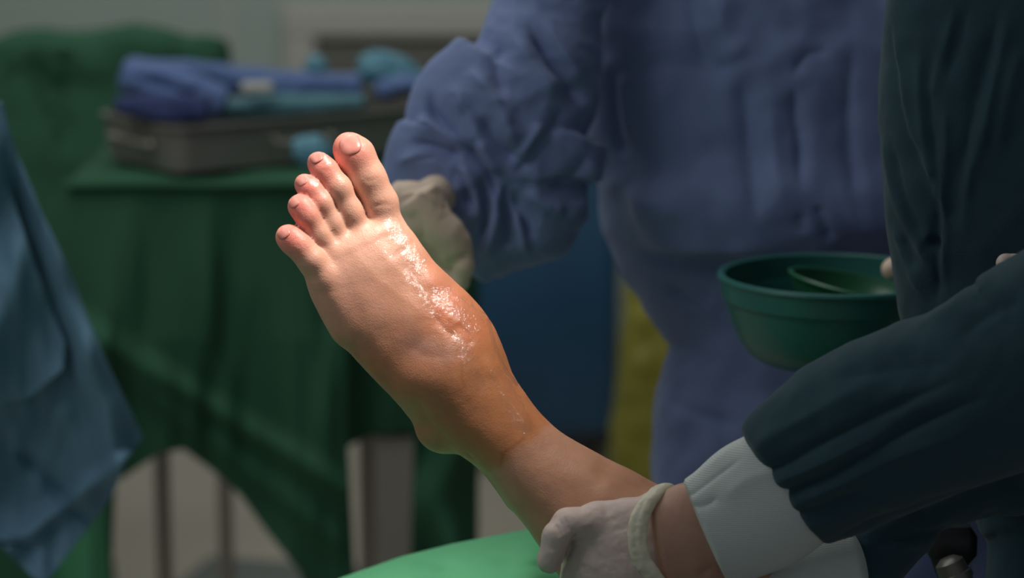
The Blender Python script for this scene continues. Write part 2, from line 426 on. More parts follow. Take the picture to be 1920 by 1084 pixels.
    def noise(s, scale, amp, seed=0, kind='fbm'):
        N = s.normals(); g = fbm(s.P/scale, seed) if kind == 'fbm' else crumple(s.P/scale, seed)-.5
        s.P = s.P+N*(g*amp)[:, None]; return s
    def build(s, name, m, parent=None, subsurf=0):
        o = link_mesh(name, s.to_world(), s.Fc, m, parent)
        if subsurf:
            md = o.modifiers.new('smooth', 'SUBSURF'); md.levels = subsurf; md.render_levels = subsurf
        return o

def paint(o, name, arr):
    if arr.ndim == 1:
        a = o.data.attributes.new(name, 'FLOAT', 'POINT'); a.data.foreach_set('value', arr.astype(np.float32))
    else:
        a = o.data.attributes.new(name, 'FLOAT_COLOR', 'POINT')
        a.data.foreach_set('color', np.c_[arr, np.ones(len(arr))].astype(np.float32).ravel())
def near_line(P, pts):
    pts = np.array(pts, float); best = np.full(len(P), 1e9)
    if len(pts) == 1: return np.hypot(*(P[:, :2]-pts[0]).T)
    for i in range(len(pts)-1):
        ab = pts[i+1]-pts[i]; t = np.clip(((P[:, :2]-pts[i])@ab)/(ab@ab), 0, 1); best = np.minimum(best, np.hypot(*(P[:, :2]-pts[i]-t[:, None]*ab).T))
    return best

# ------------------------------------------------------------------ the room
def struct(name, mb, m):
    o = mb.build(name, m); o['kind'] = 'structure'; return o
WALL_Y = 6.3
struct('floor', MB().box((0, 3.0, -0.03), (7.0, 8.0, 0.06)), M['floor'])
struct('wall_back', MB().box((-2.12, WALL_Y+.05, 1.4), (2.76, 0.10, 2.8)).box((1.38, WALL_Y+.05, 1.4), (4.24, 0.10, 2.8)), M['wall'])
struct('trim_1', MB().box((-0.74, WALL_Y-.004+.05, 1.4), (0.012, 0.10, 2.8)), M['vent'])
struct('wall_left', MB().box((-3.55, 3.0, 1.4), (0.10, 6.6, 2.8)), M['wall'])
struct('wall_right', MB().box((3.55, 3.0, 1.4), (0.10, 6.6, 2.8)), M['wall'])
struct('ceiling', MB().box((0, 3.0, 2.83), (7.2, 6.8, 0.06)), M['ceiling'])
# return-air vent in the back wall
def vent():
    Dv = 6.18/math.cos(PITCH)+.12
    a = W(532, 8, 6.28); zt = a.z+.004
    x0 = a.x; x1 = x0+1.05; z1 = zt; z0 = zt-.62; y = WALL_Y-.012
    t = empty('wall_vent', ((x0+x1)/2, y, z0), 'cream framed air vent with horizontal louvres of shade-darkened enamel in the back wall', 'vent')
    fr = MB(); w = .085
    fr.box(((x0+x1)/2, y-.01, z1-w/2), (x1-x0, .04, w), bev=.008); fr.box(((x0+x1)/2, y-.01, z0+w/2), (x1-x0, .04, w), bev=.008)
    fr.box((x0+w/2, y-.008, (z0+z1)/2), (w-.004, .036, z1-z0-.02), bev=.008); fr.box((x1-w/2, y-.008, (z0+z1)/2), (w-.004, .036, z1-z0-.02), bev=.008)
    fr.build('frame', M['vent'], t)
    MB().box(((x0+x1)/2, y+.006, (z0+z1)/2), (x1-x0-2*w, .008, z1-z0-2*w)).build('backing', M['vent_dark'], t)
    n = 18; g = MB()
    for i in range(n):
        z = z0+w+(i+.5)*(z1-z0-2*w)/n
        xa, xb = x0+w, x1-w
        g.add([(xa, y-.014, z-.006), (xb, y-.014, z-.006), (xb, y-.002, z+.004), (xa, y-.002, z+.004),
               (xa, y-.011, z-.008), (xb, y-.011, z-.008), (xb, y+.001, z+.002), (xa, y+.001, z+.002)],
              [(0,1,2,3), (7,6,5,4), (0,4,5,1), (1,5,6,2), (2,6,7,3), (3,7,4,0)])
    g.build('louvres', M['louvre_shaded'], t)
vent()
m_ = W(330, 1040, 4.45)  # thin plain grey slab laid on the floor under the table
tag(MB().box((m_.x+.32, 4.25, .002), (.78, .62, .004), rz=math.radians(-14), bev=.001).build('floor_slab', M['mat']),
    'thin grey slab lying on the beige floor under the draped table', 'mat')

# ------------------------------------------------------------------ cloth sheets
def sheet(name, D_of, rows, cols, outline, m, parent=None, fold=None, thick=0.0012):
    """outline(s, t) -> u, v ; D_of(u, v, s, t) -> distance ; both over the unit square"""
    s, t = np.meshgrid(np.linspace(0, 1, cols), np.linspace(0, 1, rows)); s = s.ravel(); t = t.ravel()
    u, v = outline(s, t); D = D_of(u, v, s, t)
    P = CAMa+FWa*D[:, None]+RXa*((u-IW/2)/F*D)[:, None]+DNa*((v-IH/2)/F*D)[:, None]
    f = [(j*cols+i, (j+1)*cols+i, (j+1)*cols+i+1, j*cols+i+1) for j in range(rows-1) for i in range(cols-1)]
    o = link_mesh(name, P, f, m, parent)
    md = o.modifiers.new('thickness', 'SOLIDIFY'); md.thickness = thick; md.offset = 0
    return o
ip = lambda xs, ys: (lambda q: np.interp(q, xs, ys))

# ---- instrument table under green drapes, tray and linen on it
TZ = 0.960                                         # table top height
def ground_D(v, z):                                # distance at which a row of the picture meets a height
    k = (v-IH/2)/F
    return (CAM.z-z)/(math.sin(PITCH)+k*math.cos(PITCH))
tb = empty('instrument_table', (W(300, 500, 3.6).x, 3.7, 0), 'steel legged instrument table standing under dark green drapes', 'table')
tx0, tx1, ty0, ty1 = -.60, -.02, 3.35, 3.78
MB().box(((tx0+tx1)/2, (ty0+ty1)/2, TZ-.022), (tx1-tx0, ty1-ty0, .03), bev=.006).build('tabletop', M['steel'], tb)
for lx, ly in ((W(281, 850, 3.45).x, 3.45), (W(408, 950, 3.78).x, 3.74), (W(686, 900, 3.6).x, 3.52), (-.09, 3.74)):
    MB().tube([(lx, ly, .005), (lx, ly, TZ-.038)], .0125, 16).build('leg', M['tube'], tb, True)
# front drape
hem = ip([-250, -120, 60, 140, 205, 215, 235, 300, 340, 400, 440, 480, 540, 600, 660],
         [1250, 1250, 1250, 1250, 1250, 905, 893, 850, 842, 890, 930, 990, 1070, 1230, 1250])
VTOP = IH/2+F*((CAM.z-TZ-.002)/3.300-math.tan(PITCH))*math.cos(PITCH)**0/(1+math.tan(PITCH)*(CAM.z-TZ-.002)/3.300)
def o_front(s, t):
    top = VTOP+np.zeros_like(s)
    u = 118+s*532
    u2 = u+np.interp(t, [0, .5, 1], [-120*0, 0, 25])*np.clip((u-300)/300, 0, 1)
    return u2+np.clip(t-.0, 0, 1)*0, top+t*(hem(u)-top)
def d_front(u, v, s, t):
    g = np.clip((v-VTOP)/300, 0.0, 1)
    P = np.stack([u/62, v/420, np.zeros_like(u)], 1)
    fold = fbm(P, 5, 2)*.030+np.sin(u/26+np.sin(v/190)*1.3)*.007
    diag = -np.exp(-((v-(655+.62*(u-220)))/26)**2)*.022-np.exp(-((v-(700+.80*(u-240)))/30)**2)*.014*(u < 640)
    kx = (u-IW/2)/F
    zf = 3.20+0*u                                      # table front plane
    return (zf)/np.cos(PITCH)*0+ (3.255+(v-300)*.00028*0)+.0*kx - .03*g - fold*g*np.clip((1300-v)/300, .3, 1) + diag*g
# world-vertical: distance along the view axis shrinks as we look down a vertical plane
def vert_D(v, y):
    return y/(math.cos(PITCH)-(v-IH/2)/F*math.sin(PITCH))
drape = empty('table_drape', (-.5, 3.2, 0), 'dark green cloth draped over the instrument table under the steel tray', 'drape')
sheet('front_panel', lambda u, v, s, t: vert_D(v, 3.300)+(d_front(u, v, s, t)-3.255), 120, 130, o_front, M['green_drape'], drape)
# cloth lying on the table top
def topcloth():
    nx, ny = 60, 30; V = []; f = []
    for j in range(ny):
        for i in range(nx):
            x = tx0-.012+(tx1-tx0+.03)*i/(nx-1); y = 3.285+(.51)*j/(ny-1)
            z = TZ+.004+.004*math.sin(x*31+y*11)*math.sin(y*23)
            if y < 3.31: z -= (3.31-y)*.3
            V.append((x, y, z))
    f = [(j*nx+i, j*nx+i+1, (j+1)*nx+i+1, (j+1)*nx+i) for j in range(ny-1) for i in range(nx-1)]
    o = link_mesh('top_panel', V, f, M['green_drape'], drape); md = o.modifiers.new('thickness', 'SOLIDIFY'); md.thickness = .002; return o
topcloth()
# right hand drape panels, further back
hem2 = ip([560, 625, 690, 770, 900], [880, 852, 818, 812, 800])
sheet('side_panel', lambda u, v, s, t: vert_D(v, 3.334)+.006*np.sin(u/17+v/130)-.006*np.sin(u/41)*np.clip((v-345)/200, 0, 1), 60, 60,
      lambda s, t: (560+s*330+t*0, 338+t*(hem2(560+s*330)-338)), M['green_drape'], drape)
sheet('corner_panel', lambda u, v, s, t: vert_D(v, 3.30)-.05*np.clip((v-345)/300, 0, 1)*np.exp(-((u-835-18*np.sin(v/40))/34)**2)+.012*np.sin(u/14), 60, 60,
      lambda s, t: (790-(v_ := 338+t*(1090-338))*0-22*t+s*(110+18*t), v_), M['green_drape'], drape)
# pale green corner hanging below the blue drape
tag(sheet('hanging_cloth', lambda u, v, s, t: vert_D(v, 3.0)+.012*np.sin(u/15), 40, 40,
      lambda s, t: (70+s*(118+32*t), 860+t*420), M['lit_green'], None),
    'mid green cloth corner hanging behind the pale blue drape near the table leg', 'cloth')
# pale grey cabinet post seen beneath the drapes
g0 = W(704, 900, 4.1); g1 = W(776, 900, 4.1)
cb = empty('metal_cabinet', ((g0.x+g1.x)/2, 4.05, 0), 'narrow pale grey metal stand with dark top below the green drapes', 'stand')
zt_ = W(700, 818, 4.1).z
MB().box(((g0.x+g1.x)/2-.008, 4.06, zt_/2+.003), (g1.x-g0.x+.012, .16, zt_-.006), bev=.01).build('post', M['grey_panel'], cb)
MB().box(((g0.x+g1.x)/2+.0, 4.06, zt_+.008), (g1.x-g0.x+.03, .18, .016), bev=.004).build('top', M['black'], cb)

# green draped mound behind the tray
def mound():
    s = Solid(4.18, (-300, 10, -190), (480, 1400, 190), 9.0)
    s.tube([(-230, 90, 420, 90, 20, 60, 90), (-240, 150, 430, 150, 10, 90, 110), (-250, 240, 340, 240, 0, 120, 120), (-250, 330, 215, 330, 0, 130, 120), (-250, 600, 205, 600, 0, 135, 120), (-250, 950, 208, 950, 0, 140, 120), (-255, 1240, 215, 1240, 0, 145, 120)], cap0=16, cap1=5, power=3.4)
    s.ell((60, 110, 0), (110, 58, 100), 20).ell((255, 100, 0), (110, 56, 100), 20).ell((150, 120, 0), (150, 66, 100), 20)
    s.surface(1)
    s.crease([('valley', [(60, 70), (70, 130), (95, 190), (115, 240)], 18, 26), ('ridge', [(95, 60), (110, 140), (150, 240)], 18, 12),
              ('valley', [(180, 60), (190, 68)], 12, 8), ('valley', [(115, 90), (125, 150), (120, 300)], 15, 34),
              ('valley', [(10, 110), (20, 180), (40, 260)], 18, 16), ('ridge', [(200, 60), (330, 100), (430, 130)], 26, 8)])
    s.noise(90, 7, 3)
    o = s.build('covered_stand', M['green_drape'])
    return tag(o, 'mound of dark green cloth covering equipment behind the steel tray', 'drape')
mound()

# ---- steel tray
A = W(325, 232, 3.30); A.z = 1.035
ang = math.atan2(.27, .375)                          # long side runs back to the right
ux = Vector((math.cos(ang), math.sin(ang), 0)); uy = Vector((-math.sin(ang), math.cos(ang), 0))
TL, TWd, TH, TR = .56, .235, .067, .028
tray = empty('instrument_tray', A+ux*TL/2+uy*TWd/2-Vector((0, 0, TH)), 'deep brushed steel tray with corner facing forward on the green draped table', 'tray')
def rrect(L, Wd, r, n=6):
    out = []
    for sx, sy, a0 in ((1, 1, 0), (-1, 1, 90), (-1, -1, 180), (1, -1, 270)):
        for k in range(n+1):
            a = math.radians(a0+90*k/n); out.append((sx*(L/2-r)+math.cos(a)*r, sy*(Wd/2-r)+math.sin(a)*r))
    return out
tc_ = A+ux*TL/2+uy*TWd/2
def tray_pts(L, Wd, r, z): return [tc_+ux*x+uy*y+Vector((0, 0, z)) for x, y in rrect(L, Wd, r)]
mb = MB(); rings = [tray_pts(TL-.03, TWd-.03, .02, -TH), tray_pts(TL-.012, TWd-.012, .026, -TH+.004), tray_pts(TL-.004, TWd-.004, TR, -.006), tray_pts(TL+.008, TWd+.008, TR+.004, -.003),
     tray_pts(TL+.008, TWd+.008, TR+.004, .001), tray_pts(TL-.006, TWd-.006, TR, .001), tray_pts(TL-.012, TWd-.012, TR, -TH+.006), tray_pts(TL-.03, TWd-.03, .02, -TH+.003)]
n = len(rings[0]); P = [p for r in rings for p in r]
fs = [(a*n+i, a*n+(i+1) % n, (a+1)*n+(i+1) % n, (a+1)*n+i) for a in range(7) for i in range(n)]+[tuple(reversed(range(n))), tuple(range(7*n, 8*n))]
mb.add(P, fs).build('basin', M['steel'], tray, True)
def bail(base, along, out, wd, drop, name='handle'):
    a = base-along*wd/2; b = base+along*wd/2
    pts = [a, a+out*.012, a+out*.014+Vector((0, 0, -drop))]+[a+(b-a)*k/4+out*.014+Vector((0, 0, -drop)) for k in (1, 2, 3)]+[b+out*.014+Vector((0, 0, -drop)), b+out*.012, b]
    MB().tube(pts, .0032, 8).build(name, M['tube'], tray, True)
bail(A+uy*TWd*.50-ux*.001+Vector((0, 0, -.028)), uy, -ux, .105, -.002)
bail(A+ux*.20-uy*.001+Vector((0, 0, -.024)), ux, -uy, .09, .006)
for k in (0.28, .74):
    MB().lathe([(.001, -.004), (.007, -.003), (.008, 0), (.006, .003), (.001, .004)], A+uy*TWd*k-ux*.004+Vector((0, 0, -.030)), 16,
               (-ux).to_track_quat('Z', 'Y').to_matrix()).build('stud', M['tube'], tray, True)
# arch handle standing at the corner
q0 = tc_-ux*(TL/2-.0)-uy*.02+Vector((0, 0, -.002))
MB().tube([q0+Vector((0, 0, -.03))]+[q0+Vector((0, 0, .0))+uy*(.02-.02*math.cos(math.pi*k/8))+Vector((0, 0, .024*math.sin(math.pi*k/8))) for k in range(9)]+[q0+uy*.04+Vector((0, 0, -.03))], .003, 8).build('arch_handle', M['tube'], tray, True)

# ---- linen in the tray (working block at 3.45 m)
def linen(name, D0, secs, m, label, cat='cloth', creases=(), cap=8, power=3.0, nz=3, seed=0, group=None, k=0):
    xs = [q for s_ in secs for q in (s_[0], s_[2])]; ys = [q for s_ in secs for q in (s_[1], s_[3])]
    zs = [s_[4] for s_ in secs]; b = max(max(s_[5], s_[6]) for s_ in secs)+30
    s = Solid(D0, (min(xs)-40, min(ys)-40, min(zs)-b), (max(xs)+40, max(ys)+40, max(zs)+b), 3.6)
    s.tube(secs, cap0=cap, cap1=cap, power=power); s.surface(2)
    if creases: s.crease(list(creases))
    s.noise(26, nz, seed)
    o = s.build(name, m); return tag(o, label, cat, group)
linen('folded_cloth', 3.352, [(226, 212, 216, 184, 12, 20, 20), (300, 230, 300, 176, -8, 24, 24), (400, 226, 372, 180, -8, 24, 24)], M['navy'],
      'dark navy folded cloth at the bottom left of the steel tray', seed=2)
linen('folded_cloth', 3.43, [(232, 172, 232, 112, 0, 50, 60), (280, 190, 300, 118, 0, 50, 60), (350, 214, 375, 140, 0, 50, 60), (408, 224, 425, 165, 0, 45, 60)], M['mid_blue'],
      'folded royal blue cloth piled over the navy cloth in the tray', seed=3,
      creases=[('valley', [(235, 140), (300, 158), (360, 182), (395, 210)], 7, 9), ('valley', [(240, 118), (300, 126), (370, 150)], 4, 5), ('ridge', [(250, 132), (320, 142), (380, 165)], 6, 3)])
linen('folded_cloth', 3.62, [(240, 140, 245, 108, 0, 50, 50), (330, 160, 330, 112, 0, 50, 50), (430, 176, 430, 122, 0, 50, 50), (540, 190, 545, 134, 0, 50, 50), (672, 186, 672, 140, 0, 40, 34)], M['mid_blue'],
      'long blue folded drape lying across the middle of the tray', seed=4,
      creases=[('valley', [(300, 130), (380, 142), (440, 165), (520, 182)], 6, 8), ('ridge', [(540, 150), (680, 152)], 12, 4)])
linen('folded_cloth', 3.53, [(400, 226, 400, 190, 0, 60, 60), (520, 222, 520, 176, 8, 60, 60), (680, 206, 680, 178, 16, 60, 60)], M['teal_cloth'],
      'flat teal cloth lining the tray beneath the blue folded drape', seed=5, nz=2)
linen('crumpled_wrap', 3.66, [(682, 160, 690, 108, 0, 25, 25), (715, 164, 722, 98, 0, 30, 30), (760, 160, 755, 112, 0, 25, 25), (790, 158, 782, 130, 0, 18, 18)], M['cyan'],
      'crumpled cyan wrap with two humps at the far end of the tray', 'wrap', seed=6, nz=8, cap=12, power=2)
linen('crumpled_wrap', 3.72, [(575, 138, 582, 118, 0, 14, 14), (592, 140, 594, 100, 0, 18, 18), (610, 140, 604, 118, 0, 14, 14)], M['cyan'],
      'small pointed cyan wrap behind the long blue folded drape', 'wrap', seed=7, nz=5, cap=8, power=2)
linen('crumpled_cloth', 3.58, [(714, 190, 714, 150, 0, 30, 30), (770, 182, 765, 142, 0, 40, 40), (850, 172, 850, 140, 0, 36, 36)], M['mid_blue'],
      'rumpled blue cloth beneath the cyan wrap near the sleeve', seed=8, nz=7, cap=12, power=2)
s_ = Solid(3.27, (530, 225, -60), (650, 320, 60), 3.0); s_.ell((588, 284, 0), (36, 33, 34)).ell((562, 278, 0), (14, 20, 18), 14); s_.surface(2); s_.noise(18, 5, 4)
tag(s_.build('crumpled_wrap', M['cyan']), 'round cyan crumpled wrap on the table edge below the tray', 'wrap')
# cream tag on the linen
c0 = W(482, 164, 3.47)
tag(MB().box(c0, (.046, .020, .016), rz=.2, bev=.005).build('paper_tag', M['white'], None, True), 'small cream paper tag resting on the long blue drape', 'tag')

# ---- pale blue drape hanging at the left
redge = ip([150, 232, 290, 400, 480, 560, 680, 770, 822, 860, 920, 960, 1020, 1090], [-10, 14, 32, 78, 118, 150, 200, 244, 269, 238, 214, 190, 142, 88])
ledge = ip([150, 1010, 1022, 1090], [-260, -260, 0, 70])
bd = empty('surgical_drape', W(0, 1000, 2.5), 'pale blue surgical drape hanging at the left in front of the green one', 'drape')
def bd_out(s, t):
    v = 190+(1090-190)*t; return ledge(v)+s*(redge(v)-ledge(v)), v
def bd_D(u, v, s, t):
    P = np.stack([u/90, v/230, u*0], 1)
    return vert_D(v, 2.45)-.028*fbm(P, 21, 3)-.02*np.exp(-((u-(60+(v-300)*.28))/26)**2)+.016*np.exp(-((u-(10+(v-300)*.30))/30)**2)\
        -.018*np.exp(-((v-(980-.75*(u-80)))/20)**2)*(v > 850)+.014*np.exp(-((u-60-(v-870)*.9)/14)**2)*(v > 850)
sheet('lower_layer', bd_D, 110, 60, bd_out, M['blue_drape'], bd)
def bu_out(s, t):
    r = ip([0, .3, .6, .9, 1], [-20, 30, 80, 122, 118])(t); u = -260+s*(r+260)
    v = 236+t*(np.interp(u, [-260, 0, 60, 122], [800, 762, 745, 690])-236); return u, v
sheet('upper_layer', lambda u, v, s, t: bd_D(u, v, s, t)-.022-.012*np.sin(u/33+v/70), 70, 50, bu_out, M['blue_drape'], bd)

# ---- blue bin and yellow bag
def bins():
    D = 5.35; a = W(872, 796, D); b = W(1162, 796, D); x0, x1 = a.x, b.x; y = 5.45
    zt = W(1000, 330, D).z+.02
    t = empty('waste_bin', ((x0+x1)/2, y, 0), 'dark blue waste bin with black base standing by the back wall', 'bin')
    s = MB(); cx = (x0+x1)/2; w = x1-x0
    s.box((cx, y, .09+(zt-.09)/2), (w, .38, zt-.09), bev=.04).build('body', M['bin_blue'], t, True)
    MB().box((cx, y, zt+.012), (w+.03, .41, .035), bev=.012).build('lid', M['bin_blue'], t, True)
    MB().box((cx, y, .075), (w-.03, .34, .035), bev=.01).build('base', M['black'], t, True)
    for sx in (-1, 1):
        for sy in (-1, 1):
            MB().tube([(cx+sx*(w/2-.06)-.012, y+sy*.12, .03), (cx+sx*(w/2-.06)+.012, y+sy*.12, .03)], .03, 16).build('wheel', M['black'], t, True)
    s = Solid(4.7, (1090, 380, -160), (1420, 1150, 160), 9.0)
    s.tube([(1178, 440, 1380, 440, 0, 80, 80), (1176, 520, 1382, 520, 0, 110, 110), (1165, 620, 1385, 620, 0, 118, 118), (1152, 760, 1388, 760, 0, 120, 120), (1142, 870, 1388, 870, 0, 118, 118), (1142, 980, 1388, 980, 0, 118, 118), (1148, 1082, 1380, 1082, 0, 100, 100)], cap0=26, cap1=5, power=2.6)
    s.surface(1); s.crease([('ridge', [(1210, 450), (1205, 600), (1190, 850)], 14, 10), ('valley', [(1235, 450), (1232, 640), (1225, 860)], 10, 10), ('valley', [(1180, 560), (1260, 575)], 8, 6)]); s.noise(40, 6, 2)
    P = s.to_world(); dz = -P[:, 2].min(); P[:, 2] += 0
    o = s.build('waste_bag', M['yellow'])
    return tag(o, 'yellow plastic waste bag standing behind the blue gowned person', 'bag')
yb = bins()

# ------------------------------------------------------------------ patient: leg and foot
def patient():
    h = 3.6
    s = Solid(1.77, (470, 200, -230), (1620, 1420, 260), h)
    T = Solid(1.77, (470, 200, -230), (1620, 1420, 260), h)
    # toes: base to tip, (u, v, w, r)
    toes = [
        [(722, 430, 34, 35), (711, 380, 30, 33), (690, 335, 24, 32.5), (666, 292, 24, 34.5), (653, 277, 29, 29)],
        [(674, 445, 10, 28), (656, 400, 0, 23.5), (634, 352, -6, 22), (609, 320, 0, 22.5), (597, 305, 8, 22)],
        [(640, 462, -2, 26), (623, 422, -12, 21.5), (602, 382, -18, 20), (582, 355, -12, 20), (571, 345, -4, 19.5)],
        [(620, 478, -14, 26), (599, 442, -26, 21), (578, 408, -32, 20.5), (566, 391, -27, 21), (560, 386, -21, 20)],
        [(610, 524, -28, 31), (584, 488, -38, 25), (561, 462, -42, 22.5), (546, 449, -39, 22.5), (539, 443, -35, 22)]]
    for t in toes:
        U = Solid(1.77, (470, 200, -230), (860, 620, 200), h)
        U.chain(t, k=16)
        n0, n1, n2 = U.f.shape
        sl = (slice(0, n0), slice(0, n1), slice(int(0), n2))
        T.f[sl] = np.minimum(T.f[sl], U.f)
    s.tube([(577, 526, 750, 418, 6, 46, 46), (583, 553, 772, 446, 5, 54, 52), (594, 576, 788, 471, 6, 60, 56), (627, 625, 828, 520, 6, 68, 62), (667, 670, 878, 560, 4, 76, 70),
            (708, 712, 920, 602, 2, 84, 80), (742, 750, 942, 644, 0, 88, 88), (798, 806, 964, 700, 0, 86, 90), (858, 846, 994, 748, 0, 80, 84), (905, 878, 1036, 800, 0, 78, 82),
            (935, 921, 1092, 850, 0, 84, 88), (976, 976, 1158, 890, 2, 94, 100), (1010, 1030, 1222, 922, 6, 108, 120), (1070, 1120, 1310, 968, 12, 125, 140), (1150, 1230, 1430, 1040, 50, 120, 150), (1250, 1350, 1520, 1150, 80, 110, 140)],
           cap0=44, cap1=30, tilt=0.16)
    # metatarsal heads and base pads of the toes
    0 and s.ell((716, 420, 28), (24, 44, 28), 24, ang=-.5).ell((672, 446, 4), (18, 40, 28), 20, ang=-.5).ell((636, 470, -6), (18, 40, 28), 20, ang=-.5)
    0 and s.ell((614, 500, -10), (18, 40, 28), 20, ang=-.5).ell((606, 536, -10), (20, 44, 28), 22, ang=-.45)
    for t, e_, re_ in zip(toes, [(790, 540, 10), (752, 560, 0), (722, 575, -4), (695, 590, -8), (660, 608, -10)], (44, 40, 40, 40, 40)):
        s.cone(t[0][:3], t[0][3]*.97, e_, re_, 18)
    # heel
    s.ell((838, 787, 4), (58, 66, 58), 12, ang=.6)
    s.cone((798, 755, 0), 38, (846, 792, 6), 54, 14)
    # outer ankle bone, front of ankle, achilles ridge
    s.ell((816, 706, -58), (52, 44, 30), 40, ang=.5)
    s.cone((898, 846, 4), 16, (968, 935, 10), 20, 16)
    # merge the toes
    k = 9.0; a, d = s.f, T.f; hh = np.maximum(k-np.abs(a-d), 0)/k; s.f = np.minimum(a, d)-hh*hh*k/4; F0 = s.f
    s.surface(2)
    s.crease([
        ('ridge', [(888, 610), (800, 520), (735, 425)], 15, 1.8), ('ridge', [(860, 610), (760, 520), (690, 440)], 14, 1.4), ('ridge', [(840, 620), (730, 540), (650, 465)], 14, 1.2),
        ('valley', [(712, 334), (694, 338), (680, 336)], 3.0, 1.0), ('valley', [(738, 384), (714, 384), (696, 388)], 3, 1.3), ('valley', [(620, 316), (608, 324)], 3, 1.0),
        ('valley', [(812, 588), (835, 618), (862, 634)], 8, 2.8), ('valley', [(855, 606), (880, 628), (886, 650)], 6, 2.0), ('ridge', [(838, 590), (858, 612)], 7, 1.6), ('valley', [(765, 640), (800, 668), (845, 664)], 30, 3.0),
        ('valley', [(775, 735), (800, 785), (850, 840)], 11, 3.5), ('valley', [(868, 840), (893, 872), (925, 908)], 8, 4),
        ('valley', [(1108, 872), (1170, 902), (1235, 925)], 18, 5), ('ridge', [(905, 660), (935, 720), (965, 770), (1005, 820)], 14, 5)])
    s.noise(60, 1.1, 8)
    # pigmentation: rosy toes, tan ankle, bruise, iodine stain
    P = s.P; n = len(P)
    base = np.array(srgb(222, 166, 142)[:3]); pink = np.array(srgb(232, 124, 112)[:3]); tan = np.array(srgb(180, 120, 86)[:3])
    iod = np.array(srgb(192, 122, 70)[:3]); bru = np.array(srgb(150, 108, 96)[:3]); red = np.array(srgb(216, 118, 88)[:3])
    col = np.tile(base, (n, 1)); nz = fbm(P/32, 11, 3)
    def mix(c, w): nonlocal col; w = np.clip(w, 0, 1)[:, None]; col = col*(1-w)+c*w
    ax = (P[:, 0]-640)*.6+(P[:, 1]-330)*.8                 # along foot to leg
    mix(tan, (ax-120+nz*25)/190*.9)
    toe_t = -((P[:, 0]-640)*-.55+(P[:, 1]-440)*.83)*0
    for t, wt_ in zip(toes, (.7, .55, .6, .6, .7)):
        tip = np.array(t[-1][:2]); d = np.hypot(*(P[:, :2]-tip).T); mix(pink, (1-d/62)*1.3*wt_)
        for q in t[1:3]: mix(pink, (np.abs(near_line(P, [t[1][:2], t[3][:2]])-t[2][3])< -1)*1.0)
    mix(red, np.exp(-(near_line(P, [(840, 590), (880, 620)])/42)**2)*.55+np.exp(-(near_line(P, [(800, 505), (840, 560)])/26)**2)*.35)
    mix(bru*.85, np.exp(-(near_line(P, [(775, 645), (838, 662)])/30)**2)*.75); mix(bru*.9, np.exp(-(near_line(P, [(690, 560), (740, 600)])/46)**2)*.22)
    ed = nz*14
    e1 = 1/(1+np.exp(-((990-P[:, 0])*.62+(830-P[:, 1])*.78+ed*.5)/3.0)); e2 = 1/(1+np.exp(-(P[:, 0]-(905+ed)+.35*(P[:, 1]-700)*0)/14))
    band = e1*(1/(1+np.exp(-((P[:, 1]-560-ed)/40))))*1/(1+np.exp(-((P[:, 0]-(830+.25*(P[:, 1]-640)))/26)))
    mix(iod, band*.5)
    line = near_line(P, [(982, 822), (962, 838), (943, 850), (938, 880)]); mix(iod*.62, np.exp(-(line/3.2)**2)*.8)
    line = near_line(P, [(866, 680), (866, 712), (872, 725)]); mix(iod*.6, np.exp(-(line/3)**2)*.5)
    leg = np.array(srgb(190, 142, 116)[:3]); mix(leg, (1-e1)*(P[:, 1] > 700)*.8)
    wet = np.zeros(n)
    def blob(pts, r, a): nonlocal wet; wet = np.maximum(wet, a*np.clip(1.25-near_line(P, pts)/r, 0, 1))
    blob([(728, 405), (745, 440), (765, 468), (788, 496)], 26, .62)
    blob([(700, 430), (735, 480)], 20, .36)
    blob([(830, 556), (855, 574), (888, 602)], 30, .85)
    blob([(760, 510), (790, 545), (812, 590), (845, 622), (872, 650)], 15, .52)
    blob([(872, 655), (882, 690), (902, 725)], 24, .62)
    blob([(935, 705), (955, 745), (985, 800)], 24, .72)
    blob([(915, 600), (925, 640), (945, 690), (968, 720)], 5, .9)
    blob([(640, 520), (655, 548)], 26, .42)
    blob([(682, 390), (690, 402)], 16, .5)
    blob([(594, 288), (612, 300)], 18, .6); blob([(654, 256), (668, 268)], 18, .55); blob([(570, 332), (592, 342)], 12, .6); blob([(634, 342), (644, 350)], 10, .5); blob([(552, 372)], 10, .5); blob([(533, 425)], 12, .45)
    wet *= np.clip(-s.normals()[:, 2]*3+1.2, 0, 1)
    p = empty('person', W(1000, 900, 1.77), 'patient with bare raised left foot and lower leg, wet orange antiseptic around the ankle', 'person')
    o = s.build('body', M['skin'], p)
    paint(o, 'pigment', col); paint(o, 'wet', wet)
    o['label'] = 'bare foot and lower leg'
